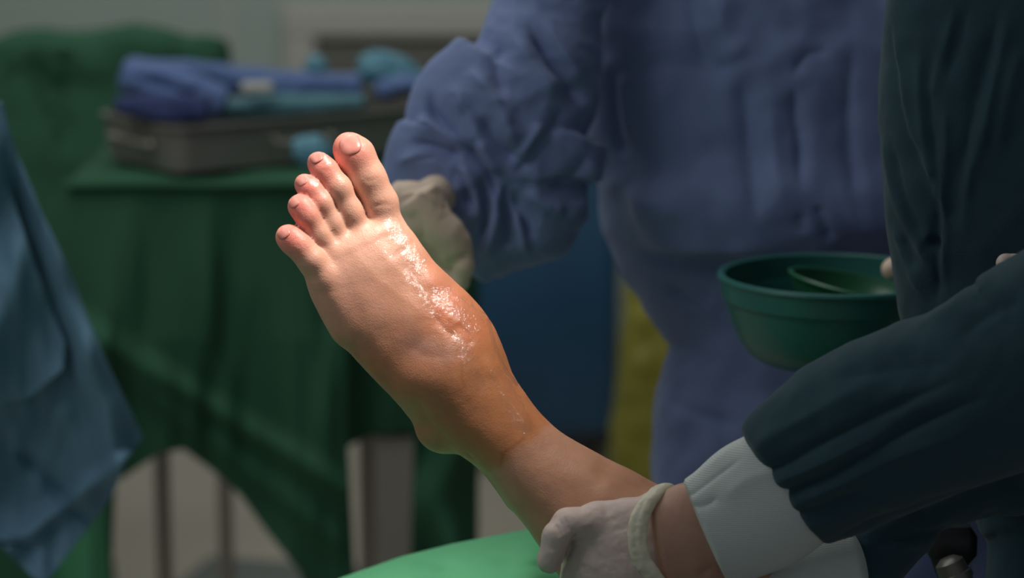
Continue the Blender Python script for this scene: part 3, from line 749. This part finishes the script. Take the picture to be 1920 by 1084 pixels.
    # toenails: laid on the skin surface
    def nail(c, ax_, hw, hl):
        ax_ = np.array(ax_, float)/np.hypot(*ax_); sd = np.array([-ax_[1], ax_[0]]); N_ = 14; V = []
        f = F0
        for j in range(-N_, N_+1):
            for i in range(-N_, N_+1):
                a, b = i/N_, j/N_; q = max(abs(a), abs(b)); rr = (abs(a)**3+abs(b)**3)**(1/3) if q > 0 else 1
                a2, b2 = (a*q/rr, b*q/rr) if q > 0 else (0, 0)
                w_ = np.sqrt(1-.25*b2*b2) if b2 < 0 else 1
                pt = np.array(c)+sd*a2*hw*w_+ax_*b2*hl
                x = (pt[0]-s.lo[0])/h; y = (pt[1]-s.lo[1])/h; i0, j0 = int(x), int(y); fx, fy = x-i0, y-j0
                col_ = (f[i0, j0]*(1-fx)*(1-fy)+f[i0+1, j0]*fx*(1-fy)+f[i0, j0+1]*(1-fx)*fy+f[i0+1, j0+1]*fx*fy)
                k_ = int(np.argmax(col_ < 0))
                if col_[k_] < 0 and k_ > 0: w0 = s.z[k_-1]+h*col_[k_-1]/(col_[k_-1]-col_[k_])
                else: w0 = np.nan
                V.append([pt[0], pt[1], w0, q])
        V = np.array(V); bad = np.isnan(V[:, 2])
        if bad.any(): V[bad, 2] = np.nanmax(V[:, 2])
        V[:, 2] -= 1.3-1.6*V[:, 3]**6
        n_ = 2*N_+1; Fq = [(j*n_+i, j*n_+i+1, (j+1)*n_+i+1, (j+1)*n_+i) for j in range(n_-1) for i in range(n_-1)]
        no = link_mesh('toenail', s.to_world(V[:, :3]), Fq, M['nail'], p)
        md = no.modifiers.new('thickness', 'SOLIDIFY'); md.thickness = .0005; md.offset = 0
    nail((657, 273), (-.32, -.95), 20, 17)
    nail((594, 296), (-.5, -.87), 12.5, 8.5)
    nail((566, 340), (-.55, -.83), 11, 8)
    nail((551, 381), (-.6, -.8), 10, 8)
    nail((532, 438), (-.62, -.78), 12, 9)
    return p
patient()

# green drape on the operating table below the leg
crest = ip([-100, 400, 560, 640, 750, 850, 1000, 1100, 1250, 1500, 1600, 2100], [1380, 1190, 1120, 1084, 1045, 1020, 991, 986, 1000, 1060, 1110, 1200])
def od_out(s, t):
    u = -60+s*1850; return u, crest(u)+np.where(t < .12, 0, (t-.12)/.88)*520+np.where(t < .12, (.12-t)*260, 0)
def od_D(u, v, s, t):
    c = crest(u); k = v-c
    P = np.stack([u/70, v/35, u*0], 1)
    f = .010*fbm(P, 31, 3)*np.clip(k/30, 0, 1)-.009*np.exp(-((v-(1060-.08*(u-860)+7*np.sin(u/40)))/17)**2)*(u < 1050)*np.clip((u-760)/80, 0, 1)-.005*np.exp(-((v-(1052+.25*(u-800)))/10)**2)*(u < 960)*(u > 760)
    D = 2.02-np.clip(k, 0, 500)*np.interp(u, [960, 1090], [.00155, .00045])+f
    return np.where(t < .12, 2.02+(.12-t)*.8, D)
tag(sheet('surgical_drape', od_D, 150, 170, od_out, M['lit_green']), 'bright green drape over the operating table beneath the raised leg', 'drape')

# ------------------------------------------------------------------ person in blue gown
def blue_person():
    p = empty('person', (W(1560, 500, 2.4).x, 2.45, 0), 'person in blue surgical gown and cream gloves, washing the foot and holding the bowl', 'person')
    D0 = 2.36
    t = Solid(D0, (1000, -330, -270), (2080, 1900, 280), 9.0)
    t.tube([(1150, -300, 2000, -300, 20, 120, 120), (1090, -180, 2050, -180, 10, 180, 170), (1075, 0, 2050, 0, 0, 215, 190), (1080, 180, 2040, 180, 0, 215, 200), (1112, 300, 2030, 300, -4, 215, 200),
            (1135, 380, 2020, 380, -6, 215, 200), (1175, 450, 2010, 450, 0, 190, 200), (1225, 520, 2000, 520, 8, 175, 200), (1258, 590, 2000, 590, 8, 178, 200), (1258, 680, 2000, 680, 6, 182, 200),
            (1240, 760, 2000, 760, 4, 185, 200), (1222, 850, 2000, 850, 0, 188, 200), (1218, 1000, 2000, 1000, 0, 190, 200), (1210, 1300, 2010, 1300, 0, 195, 200), (1200, 1780, 2020, 1780, 0, 200, 200)], cap0=60, cap1=12, power=2.5)
    # bloused fold over the waist
    t.ell((1480, 400, -170), (290, 90, 70), 50)
    t.surface(1)
    t.crease([
        ('valley', [(1158, 120), (1153, 234), (1169, 300)], 9, 16), ('ridge', [(1180, 130), (1172, 200), (1178, 280)], 9, 9),
        ('valley', [(1484, 140), (1492, 219), (1500, 290), (1504, 370)], 8, 13), ('ridge', [(1520, 150), (1524, 240), (1526, 350)], 20, 4), ('valley', [(1484, 150), (1512, 104), (1560, 96)], 8, 9),
        ('valley', [(1390, 130), (1408, 312), (1419, 430)], 16, 12), ('ridge', [(1445, 130), (1455, 300), (1470, 400)], 20, 8),
        ('valley', [(1175, 476), (1273, 494), (1346, 500), (1500, 504)], 12, 24), ('ridge', [(1180, 440), (1270, 468), (1350, 474), (1480, 470)], 18, 10),
        ('valley', [(1290, -40), (1305, 60), (1330, 140)], 18, 11), ('ridge', [(1350, -40), (1360, 60), (1400, 110)], 22, 8), ('valley', [(1110, -20), (1125, 60), (1150, 130)], 16, 10),
        ('valley', [(1530, 380), (1545, 420), (1560, 460)], 8, 10), ('valley', [(1500, 400), (1505, 440)], 8, 8), ('valley', [(1600, 60), (1590, 240), (1610, 420)], 16, 10),
        ('ridge', [(1140, 320), (1200, 380), (1300, 420)], 26, 8), ('valley', [(1245, 740), (1300, 775), (1400, 800)], 14, 9), ('ridge', [(1250, 560), (1330, 620), (1400, 700)], 26, 8),
        ('valley', [(1240, 530), (1300, 560), (1340, 560)], 12, 10), ('valley', [(1180, 130), (1250, 118), (1330, 130), (1400, 110)], 14, 6)])
    t.noise(150, 11, 4); t.noise(130, 8, 6, 'crumple')
    t.build('gown', M['blue_gown'], p, 1)
    # working arm sleeve
    a = Solid(2.22, (660, -220, -200), (1240, 620, 260), 5.0)
    a.tube([(952, -180, 1165, -180, 60, 90, 90), (930, -10, 1140, -10, 50, 98, 95), (908, 60, 1132, 60, 30, 104, 100), (890, 112, 1128, 112, 14, 106, 100), (862, 146, 1132, 150, 6, 108, 100), (806, 176, 1134, 184, 0, 108, 100), (766, 218, 1136, 225, -4, 108, 100),
            (759, 270, 1138, 270, -8, 106, 100), (730, 302, 1136, 310, -10, 102, 95), (716, 332, 1134, 342, -10, 98, 92), (736, 368, 1128, 374, -10, 94, 90), (796, 410, 1100, 410, -10, 88, 84), (834, 446, 1040, 446, -10, 80, 78), (860, 482, 980, 482, -10, 64, 64), (880, 512, 928, 512, -10, 40, 40)], cap0=60, cap1=18, power=2.3)
    a.ell((806, 172, -20), (20, 34, 30), 12, ang=.5)
    a.gain = 1.4
    a.surface(1)
    a.crease([
        ('valley', [(985, 40), (1030, 110), (1070, 160), (1100, 200)], 11, 24), ('ridge', [(1010, 30), (1060, 100), (1100, 160)], 14, 8), ('ridge', [(960, 60), (1010, 130), (1050, 180)], 16, 10),
        ('ridge', [(872, 125), (919, 172), (950, 230), (971, 286)], 14, 15), ('valley', [(900, 215), (935, 270), (975, 305)], 12, 14),
        ('valley', [(804, 160), (810, 215), (861, 262), (893, 292), (924, 339), (929, 396)], 8, 20), ('ridge', [(778, 222), (830, 245), (893, 288)], 9, 14), ('valley', [(768, 262), (820, 275), (870, 300)], 10, 14),
        ('ridge', [(845, 150), (880, 220), (915, 300), (945, 330)], 11, 12), ('valley', [(860, 190), (885, 240), (905, 280)], 8, 10),
        ('ridge', [(1018, 229), (1000, 262), (970, 300)], 10, 10), ('valley', [(1060, 200), (1030, 250), (990, 300), (960, 330)], 14, 9),
        ('valley', [(945, 340), (952, 400), (948, 470)], 8, 16), ('ridge', [(925, 350), (930, 420), (905, 490)], 9, 14), ('valley', [(900, 320), (912, 400), (890, 470)], 8, 15),
        ('valley', [(960, 355), (980, 410), (1002, 450)], 8, 16), ('ridge', [(981, 350), (1020, 385), (1059, 406)], 12, 11), ('ridge', [(968, 380), (978, 440), (990, 480)], 8, 10),
        ('ridge', [(735, 310), (790, 295), (850, 320), (885, 380)], 10, 12), ('valley', [(760, 300), (820, 300), (870, 345), (880, 410)], 7, 14), ('ridge', [(860, 300), (890, 350), (905, 420)], 8, 11),
        ('valley', [(1105, 285), (1080, 325), (1020, 360)], 14, 9), ('ridge', [(1100, 280), (1110, 350), (1060, 420)], 16, 8), ('valley', [(940, 70), (930, 130), (950, 190)], 14, 8)])
    a.noise(95, 9, 14, 'crumple'); a.noise(40, 1.5, 18, 'crumple')
    a.build('sleeve', M['blue_gown'], p, 1)
    # glove washing behind the foot
    g = Solid(2.125, (640, 280, -130), (940, 640, 260), 3.2)
    g.tube([(790, 450, 832, 378, 6, 42, 42), (752, 425, 790, 343, 4, 42, 42), (728, 404, 752, 340, 4, 38, 38)], cap0=20, cap1=18)
    g.cone((784, 388, 10), 40, (836, 356, 160), 38, 16)
    g.tube([(735, 395, 822, 352, 0, 44, 42), (770, 430, 846, 402, 0, 46, 42), (800, 462, 874, 430, 0, 42, 40), (826, 492, 882, 470, 2, 34, 34)], k=16, cap0=10, cap1=12)
    g.chain([(862, 458, -4, 22), (868, 500, -6, 20), (862, 528, 4, 18), (846, 556, 18, 15)], k=8, k0=10)
    g.chain([(848, 470, 16, 22), (850, 515, 22, 19), (838, 548, 30, 16)], k=8, k0=10)
    g.chain([(822, 474, 26, 20), (815, 520, 40, 17), (800, 552, 48, 15)], k=8, k0=10)
    g.chain([(800, 462, 30, 19), (782, 505, 46, 16), (765, 530, 52, 13)], k=8, k0=10)
    g.chain([(770, 432, -12, 22), (742, 462, 10, 19), (720, 492, 26, 16)], k=8, k0=14)
    g.surface(2)
    g.crease([('valley', [(770, 395), (790, 420), (798, 455)], 8, 3), ('valley', [(832, 492), (860, 484), (882, 474)], 4, 7), ('ridge', [(745, 370), (790, 362), (822, 385)], 5, 4), ('valley', [(820, 350), (836, 372), (838, 400)], 5, 5)])
    g.noise(34, 1.0, 3)
    g.build('glove', M['latex'], p)
    # other arm reaching round to the bowl
    b = Solid(2.15, (1620, -230, -140), (2260, 680, 460), 7.0)
    b.tube([(2010, -200, 2200, -180, 240, 90, 90), (2020, 60, 2230, 60, 200, 90, 90), (2010, 280, 2220, 300, 120, 90, 90), (1920, 380, 2060, 520, 50, 80, 80), (1810, 430, 1870, 560, 10, 55, 55)], cap0=50, cap1=14)
    b.surface(2); b.noise(60, 7, 5, 'crumple'); b.build('sleeve', M['blue_gown'], p, 1)
    g = Solid(2.11, (1600, 420, -120), (1920, 640, 160), 3.2)
    g.tube([(1800, 560, 1800, 480, 10, 34, 34), (1820, 562, 1820, 478, 10, 36, 36), (1850, 552, 1850, 478, 20, 38, 38), (1890, 550, 1890, 470, 30, 38, 38)], cap0=12, cap1=10)
    g.chain([(1790, 488, -16, 23), (1728, 478, -30, 21), (1676, 505, -26, 23)], k=8, k0=12)
    for i_, (dv, dw) in enumerate(((0, 30), (14, 12), (28, -6), (40, -22))):
        g.chain([(1810, 530+dv*.5, 10+dw, 18), (1802, 560+dv, 6+dw, 16), (1794, 585+dv, 0+dw, 14)], k=6, k0=10)
    g.surface(2); g.noise(20, 1.2, 3); g.build('glove', M['latex'], p)
    # trousers and shoes below the gown
    for sx in (-1, 1):
        x = W(1560, 500, 2.4).x+sx*.11
        MB().tube([(x, 2.47, .60), (x, 2.47, .35), (x, 2.48, .10)], [.10, .085, .075], 20).build('trouser_leg', M['scrub'], p, True)
        MB().box((x, 2.42, .045), (.10, .27, .09), bev=.03).build('shoe', M['white'], p, True)
    return p
blue_person()

# ------------------------------------------------------------------ bowls
def bowls():
    c = W(1566, 511, 2.12); s = 2.12/F
    R = 221*s; Hh = .079
    bo = empty('wash_bowl', (c.x, c.y, c.z-Hh), 'large green plastic wash bowl held at the waist of the blue gown', 'bowl')
    th = .0035
    outer = [(.001, 0), (.058, 0), (.063, .0015), (.073, .010), (.081, .024), (.0875, .044), (.0915, .060), (.0938, .0605), (.0953, .072), (.096, .0785)]
    k = R/.0985; zk = .94
    prof = [(r*k, z) for r, z in outer]+[(R-.002, .0785), (R, .0805), (R-.001, .083), (R-.004, .0838), (R-.007, .082)]
    prof += [((r*k-th), z+(.003 if z < .05 else 0)) for r, z in reversed(outer[2:-1])]+[(.001, .004)]
    prof = [(a_, b_*zk) for a_, b_ in prof]
    MB().lathe(prof, (c.x, c.y, c.z-Hh), 96).build('bowl_wall', M['bowl'], bo, True)
    # smaller bowl tipped inside it
    c2 = W(1606, 526, 2.14); R2 = 130*s
    rot = Matrix.Rotation(math.radians(11), 3, 'Y') @ Matrix.Rotation(math.radians(-1), 3, 'X')
    prof2 = [(.001, -.036), (R2*.55, -.036), (R2*.72, -.030), (R2*.88, -.014), (R2*.955, -.003), (R2, -.002), (R2+.001, .0005), (R2-.001, .002), (R2-.004, .001), (R2*.92, -.006), (R2*.85, -.014), (R2*.69, -.028), (R2*.53, -.0335), (.001, -.0335)]
    o = MB().lathe(prof2, c2-Vector((0, 0, .004)), 80, rot).build('small_bowl', M['bowl_in'], None, True)
    tag(o, 'smaller dark green bowl tipped inside the large wash bowl', 'bowl')
bowls()

# ------------------------------------------------------------------ person in teal gown
def teal_person():
    p = empty('person', (W(2180, 500, 1.85).x, 1.9, 0), 'person in dark teal surgical gown with white knit cuffs, gripping the lower leg', 'person')
    D0 = 1.85
    t = Solid(D0, (1560, -420, -240), (2760, 2350, 260), 10.0)
    t.tube([(1840, -400, 2600, -400, 20, 100, 110), (1700, -200, 2680, -200, 10, 170, 170), (1690, -60, 2690, -60, 0, 195, 190), (1652, 60, 2700, 60, 0, 200, 190), (1643, 170, 2700, 170, 0, 200, 190), (1650, 280, 2700, 280, 0, 200, 190), (1664, 400, 2700, 400, 0, 195, 190),
            (1682, 500, 2700, 500, 0, 190, 190), (1706, 600, 2700, 600, 0, 190, 190), (1745, 740, 2700, 740, 0, 185, 190), (1815, 880, 2700, 880, 0, 190, 190), (1850, 1000, 2700, 1000, 0, 190, 190), (1840, 1300, 2720, 1300, 0, 195, 200), (1830, 2250, 2730, 2250, 0, 200, 200)],
           cap0=60, cap1=12, power=2.7)
    t.surface(1)
    t.crease([
        ('step', [(1672, 20), (1672, 93), (1684, 150), (1698, 222), (1724, 290), (1750, 346), (1766, 420)], 16, -7),
        ('ridge', [(1724, 60), (1727, 207), (1748, 336), (1768, 400)], 9, 8), ('valley', [(1742, 80), (1745, 210), (1762, 330)], 9, 8),
        ('ridge', [(1796, 0), (1775, 78), (1755, 150), (1745, 190)], 9, 8), ('valley', [(1818, 0), (1796, 80), (1772, 160)], 10, 8),
        ('ridge', [(1774, 190), (1771, 300), (1768, 460), (1770, 580)], 7, 11), ('valley', [(1757, 360), (1757, 480), (1760, 580)], 9, 14),
        ('ridge', [(1900, -20), (1871, 119), (1845, 243), (1814, 341), (1807, 460)], 11, 10), ('valley', [(1880, 0), (1845, 130), (1815, 260), (1795, 380)], 14, 10), ('ridge', [(1915, 80), (1890, 181), (1870, 300)], 12, 7),
        ('ridge', [(1650, 230), (1667, 320), (1688, 388), (1719, 455), (1760, 527)], 7, 8), ('valley', [(1664, 240), (1684, 330), (1706, 400), (1740, 460)], 8, 8), ('ridge', [(1672, 420), (1700, 490), (1745, 570)], 7, 8), ('valley', [(1690, 440), (1718, 510)], 9, 9),
        ('valley', [(1734, 452), (1762, 462)], 8, 22), ('ridge', [(1714, 440), (1740, 490), (1765, 530)], 6, 8)])
    t.noise(120, 7, 4)
    t.build('gown', M['teal_gown'], p, 1)
    # near sleeve
    a = Solid(1.60, (1360, 380, -220), (2520, 1180, 330), 6.0)
    a.tube([(1556, 1016, 1392, 800, 158, 84, 84), (1600, 1002, 1420, 764, 146, 104, 100), (1650, 984, 1468, 722, 128, 118, 110), (1710, 962, 1540, 668, 108, 128, 120), (1790, 932, 1640, 622, 84, 138, 130), (1870, 902, 1760, 576, 60, 140, 135),
            (1960, 880, 1850, 524, 45, 140, 140), (2080, 860, 1940, 458, 30, 135, 140), (2260, 900, 2200, 420, 60, 120, 140), (2420, 900, 2420, 420, 120, 110, 130)], cap0=20, cap1=40, power=2.15)
    a.surface(1)
    a.crease([
        ('valley', [(1405, 890), (1440, 882), (1485, 862), (1560, 820), (1680, 760), (1850, 690)], 9, 13),
        ('valley', [(1440, 936), (1464, 927), (1559, 885), (1649, 832), (1753, 778), (1880, 735)], 10, 19),
        ('valley', [(1470, 975), (1500, 960), (1560, 940), (1640, 915)], 7, 9), ('valley', [(1540, 1018), (1649, 975), (1753, 942), (1870, 900)], 8, 10),
        ('ridge', [(1405, 850), (1450, 820), (1540, 770), (1680, 700)], 22, 11), ('ridge', [(1440, 908), (1500, 890), (1600, 845), (1720, 790)], 15, 10), ('ridge', [(1470, 950), (1560, 918), (1680, 860), (1850, 800)], 18, 9),
        ('ridge', [(1505, 990), (1580, 965), (1700, 925)], 14, 9), ('ridge', [(1700, 610), (1780, 582), (1826, 530), (1870, 505)], 16, 9), ('valley', [(1790, 640), (1850, 590), (1920, 560)], 20, 8),
        ('valley', [(1560, 720), (1680, 690), (1800, 680)], 24, 5)])
    a.noise(100, 5, 7); a.build('sleeve', M['teal_gown'], p, 1)
    # far, lower sleeve
    b = Solid(1.73, (1480, 880, -160), (2420, 1420, 260), 7.0)
    b.tube([(1595, 1180, 1528, 1000, 0, 76, 76), (1650, 1125, 1590, 972, 10, 84, 84), (1706, 1052, 1670, 925, 24, 84, 84), (1790, 985, 1770, 880, 60, 80, 80), (1950, 960, 1950, 800, 110, 90, 90)], cap0=14, cap1=40)
    b.surface(1); b.crease([('ridge', [(1640, 1040), (1690, 1026), (1780, 1000)], 9, 9), ('valley', [(1650, 1010), (1740, 1000), (1800, 985)], 9, 12), ('valley', [(1560, 1030), (1600, 1060), (1620, 1120)], 9, 9)])
    b.noise(60, 6, 9); b.build('sleeve', M['teal_gown'], p, 1)
    # knit cuffs
    def knit(name, D0, lo, hi, secs, creases, cap0=6):
        c = Solid(D0, lo, hi, 3.6); c.tube(secs, cap0=cap0, cap1=20, power=2.2); c.surface(2)
        c.crease(creases); return c
    c = knit('cuff', 1.66, (1230, 740, -120), (1640, 1180, 130),
             [(1378, 1090, 1272, 905, 0, 66, 66), (1420, 1084, 1318, 872, 0, 68, 68), (1480, 1062, 1372, 830, 0, 72, 72), (1560, 1010, 1440, 800, 0, 76, 76), (1610, 990, 1500, 790, 0, 70, 70)],
             [('valley', [(1278, 938), (1300, 925), (1345, 892), (1400, 852)], 4, 4), ('valley', [(1290, 950), (1320, 948), (1350, 930)], 8, 6), ('ridge', [(1272, 915), (1300, 898), (1390, 826)], 10, 4), ('ridge', [(1350, 940), (1400, 900), (1470, 880)], 18, 4)])
    c.build('cuff', M['cuff'], p)
    c = knit('cuff', 1.70, (1380, 960, -120), (1680, 1240, 130),
             [(1500, 1190, 1420, 1066, 0, 56, 56), (1550, 1160, 1470, 1034, 0, 58, 58), (1600, 1130, 1545, 1006, 0, 60, 60), (1630, 1120, 1580, 1000, 0, 60, 60)], [])
    c.build('cuff', M['cuff'], p)
    # bare forearms (one body mesh)
    f_ = Solid(1.685, (1040, 860, -160), (1560, 1320, 200), 4.0)
    f_.tube([(1258, 1120, 1228, 928, -4, 52, 52), (1310, 1120, 1285, 905, -6, 56, 56), (1380, 1095, 1340, 895, -8, 56, 56), (1440, 1060, 1400, 880, -10, 56, 56)], cap0=18, cap1=18)
    f_.tube([(1200, 1240, 1180, 1130, 36, 46, 46), (1320, 1200, 1290, 1078, 38, 48, 48), (1420, 1180, 1380, 1046, 40, 48, 48), (1500, 1150, 1460, 1040, 40, 48, 48)], cap0=30, cap1=14, k=2)
    f_.surface(2); f_.crease([('valley', [(1340, 1060), (1318, 1074), (1310, 1090)], 6, 6)])
    o = f_.build('body', M['skin'], p); n = len(f_.P)
    nz = fbm(f_.P/40, 5)[:, None]; paint(o, 'pigment', np.array(srgb(182, 140, 120)[:3])*(1+.06*nz)+np.zeros((n, 3))); paint(o, 'wet', np.zeros(n))
    o['label'] = 'bare forearms between glove and cuff'
    # near glove gripping the leg
    g = Solid(1.70, (980, 900, -150), (1330, 1260, 260), 3.0)
    g.tube([(1262, 1180, 1226, 920, 0, 60, 58), (1222, 1180, 1190, 930, 2, 62, 56), (1150, 1170, 1140, 938, 8, 58, 52), (1085, 1160, 1104, 944, 14, 50, 46), (1050, 1140, 1078, 958, 22, 40, 40)], cap0=4, cap1=12, power=2.4)
    g.chain([(1112, 982, -10, 36), (1066, 984, -26, 30), (1044, 1006, -34, 25), (1030, 1052, -28, 24.5)], k=12, k0=10)
    for du, dw in ((0, 40), (28, 46), (56, 50), (82, 50)):
        g.chain([(1120+du, 1120+du*.2, dw-20, 26), (1078+du, 1168+du*.2, dw+10, 24), (1062+du, 1186+du*.2, dw+70, 21), (1074+du, 1176+du*.2, dw+120, 18)], k=8, k0=14)
    g.surface(2)
    g.crease([('valley', [(1084, 996), (1074, 1018), (1062, 1044), (1038, 1082)], 4.5, 10), ('valley', [(1048, 972), (1056, 988), (1060, 1002)], 2.5, 2.2), ('valley', [(1055, 968), (1064, 984), (1068, 998)], 2.5, 2.2), ('valley', [(1040, 980), (1047, 994), (1052, 1006)], 2.5, 1.8),
              ('ridge', [(1090, 950), (1130, 942), (1200, 940)], 12, 3), ('valley', [(1095, 985), (1110, 1010), (1112, 1060)], 14, 3), ('valley', [(1150, 965), (1165, 1000)], 16, 2)])
    g.noise(26, 1.4, 12); g.build('glove', M['latex_pink'], p)
    r = Solid(1.685, (1150, 880, -110), (1340, 1200, 150), 2.4)
    for off, rr in ((0, 9.5), (13, 8), (-9, 6)):
        pts = catmull([(1280-off*.3, 965, 72), (1270-off*.5, 932, 50), (1252-off*.7, 916, 12), (1228-off*.8, 930, -26), (1207-off, 962, -46), (1198-off, 1004, -54), (1206-off, 1048, -54), (1234-off, 1090, -46), (1266-off, 1130, -20), (1284-off, 1150, 40)], 5)
        for i in range(len(pts)-1): r.cone(pts[i], rr, pts[i+1], rr, 4 if i else 0)
    r.surface(2); r.noise(14, 1.2, 2); r.build('glove_rim', M['latex_roll'], p)
    # lower hand supporting the calf
    g = Solid(1.70, (980, 1080, -120), (1280, 1330, 260), 4.0)
    g.tube([(1240, 1250, 1228, 1150, 0, 44, 44), (1180, 1270, 1160, 1160, 0, 44, 44), (1120, 1280, 1100, 1180, 0, 36, 40)], cap0=10, cap1=14)
    for i_ in range(4): g.chain([(1110+14*i_, 1240, -10+20*i_, 20), (1060+16*i_, 1240, -4+24*i_, 18), (1030+18*i_, 1222, 6+24*i_, 16)], k=6, k0=10)
    g.chain([(1180, 1200, -20, 22), (1140, 1172, -40, 19), (1110, 1160, -40, 17)], k=6, k0=10)
    g.surface(2); g.build('glove', M['latex_pink'], p)
    # pink fingertip tucked above the sleeve
    q = Solid(1.70, (1840, 450, -60), (1960, 560, 60), 2.4)
    q.chain([(1886, 494, 0, 19), (1905, 496, 4, 19), (1930, 505, 10, 20)], k=6); q.surface(2)
    q.build('fingertip', M['latex_pink'], p)
    for sx in (-1, 1):
        x = W(2180, 500, 1.85).x+sx*.11
        MB().tube([(x, 1.80, .62), (x, 1.80, .35), (x, 1.81, .10)], [.10, .085, .075], 20).build('trouser_leg', M['scrub'], p, True)
        MB().box((x, 1.76, .045), (.10, .27, .09), bev=.03).build('shoe', M['white'], p, True)
teal_person()

# ---- clamp between the sleeve and the gown
def clamp():
    c = W(1800, 1052, 1.86)
    t = empty('table_clamp', W(1800, 1150, 1.86), 'black clamp with a dull metal barrel beneath the teal sleeve', 'clamp')
    a, b = W(1776, 1046, 1.82), W(1812, 1130, 1.82); d = (b-a)
    MB().tube([a, a+d*.08, a+d*.1, a+d*.34, a+d*.36, a+d*.5, a+d*.52, b], [.006, .010, .011, .012, .0135, .0135, .012, .012], 20).build('barrel', M['clamp'], t, True)
    MB().tube([W(1752, 1020, 1.86), W(1772, 1066, 1.86), W(1796, 1130, 1.86)], [.007, .008, .008], 10).build('arm', M['black'], t, True)
    MB().box(W(1783, 1018, 1.865), (.038, .03, .030), bev=.008).build('housing', M['black'], t, True)
clamp()
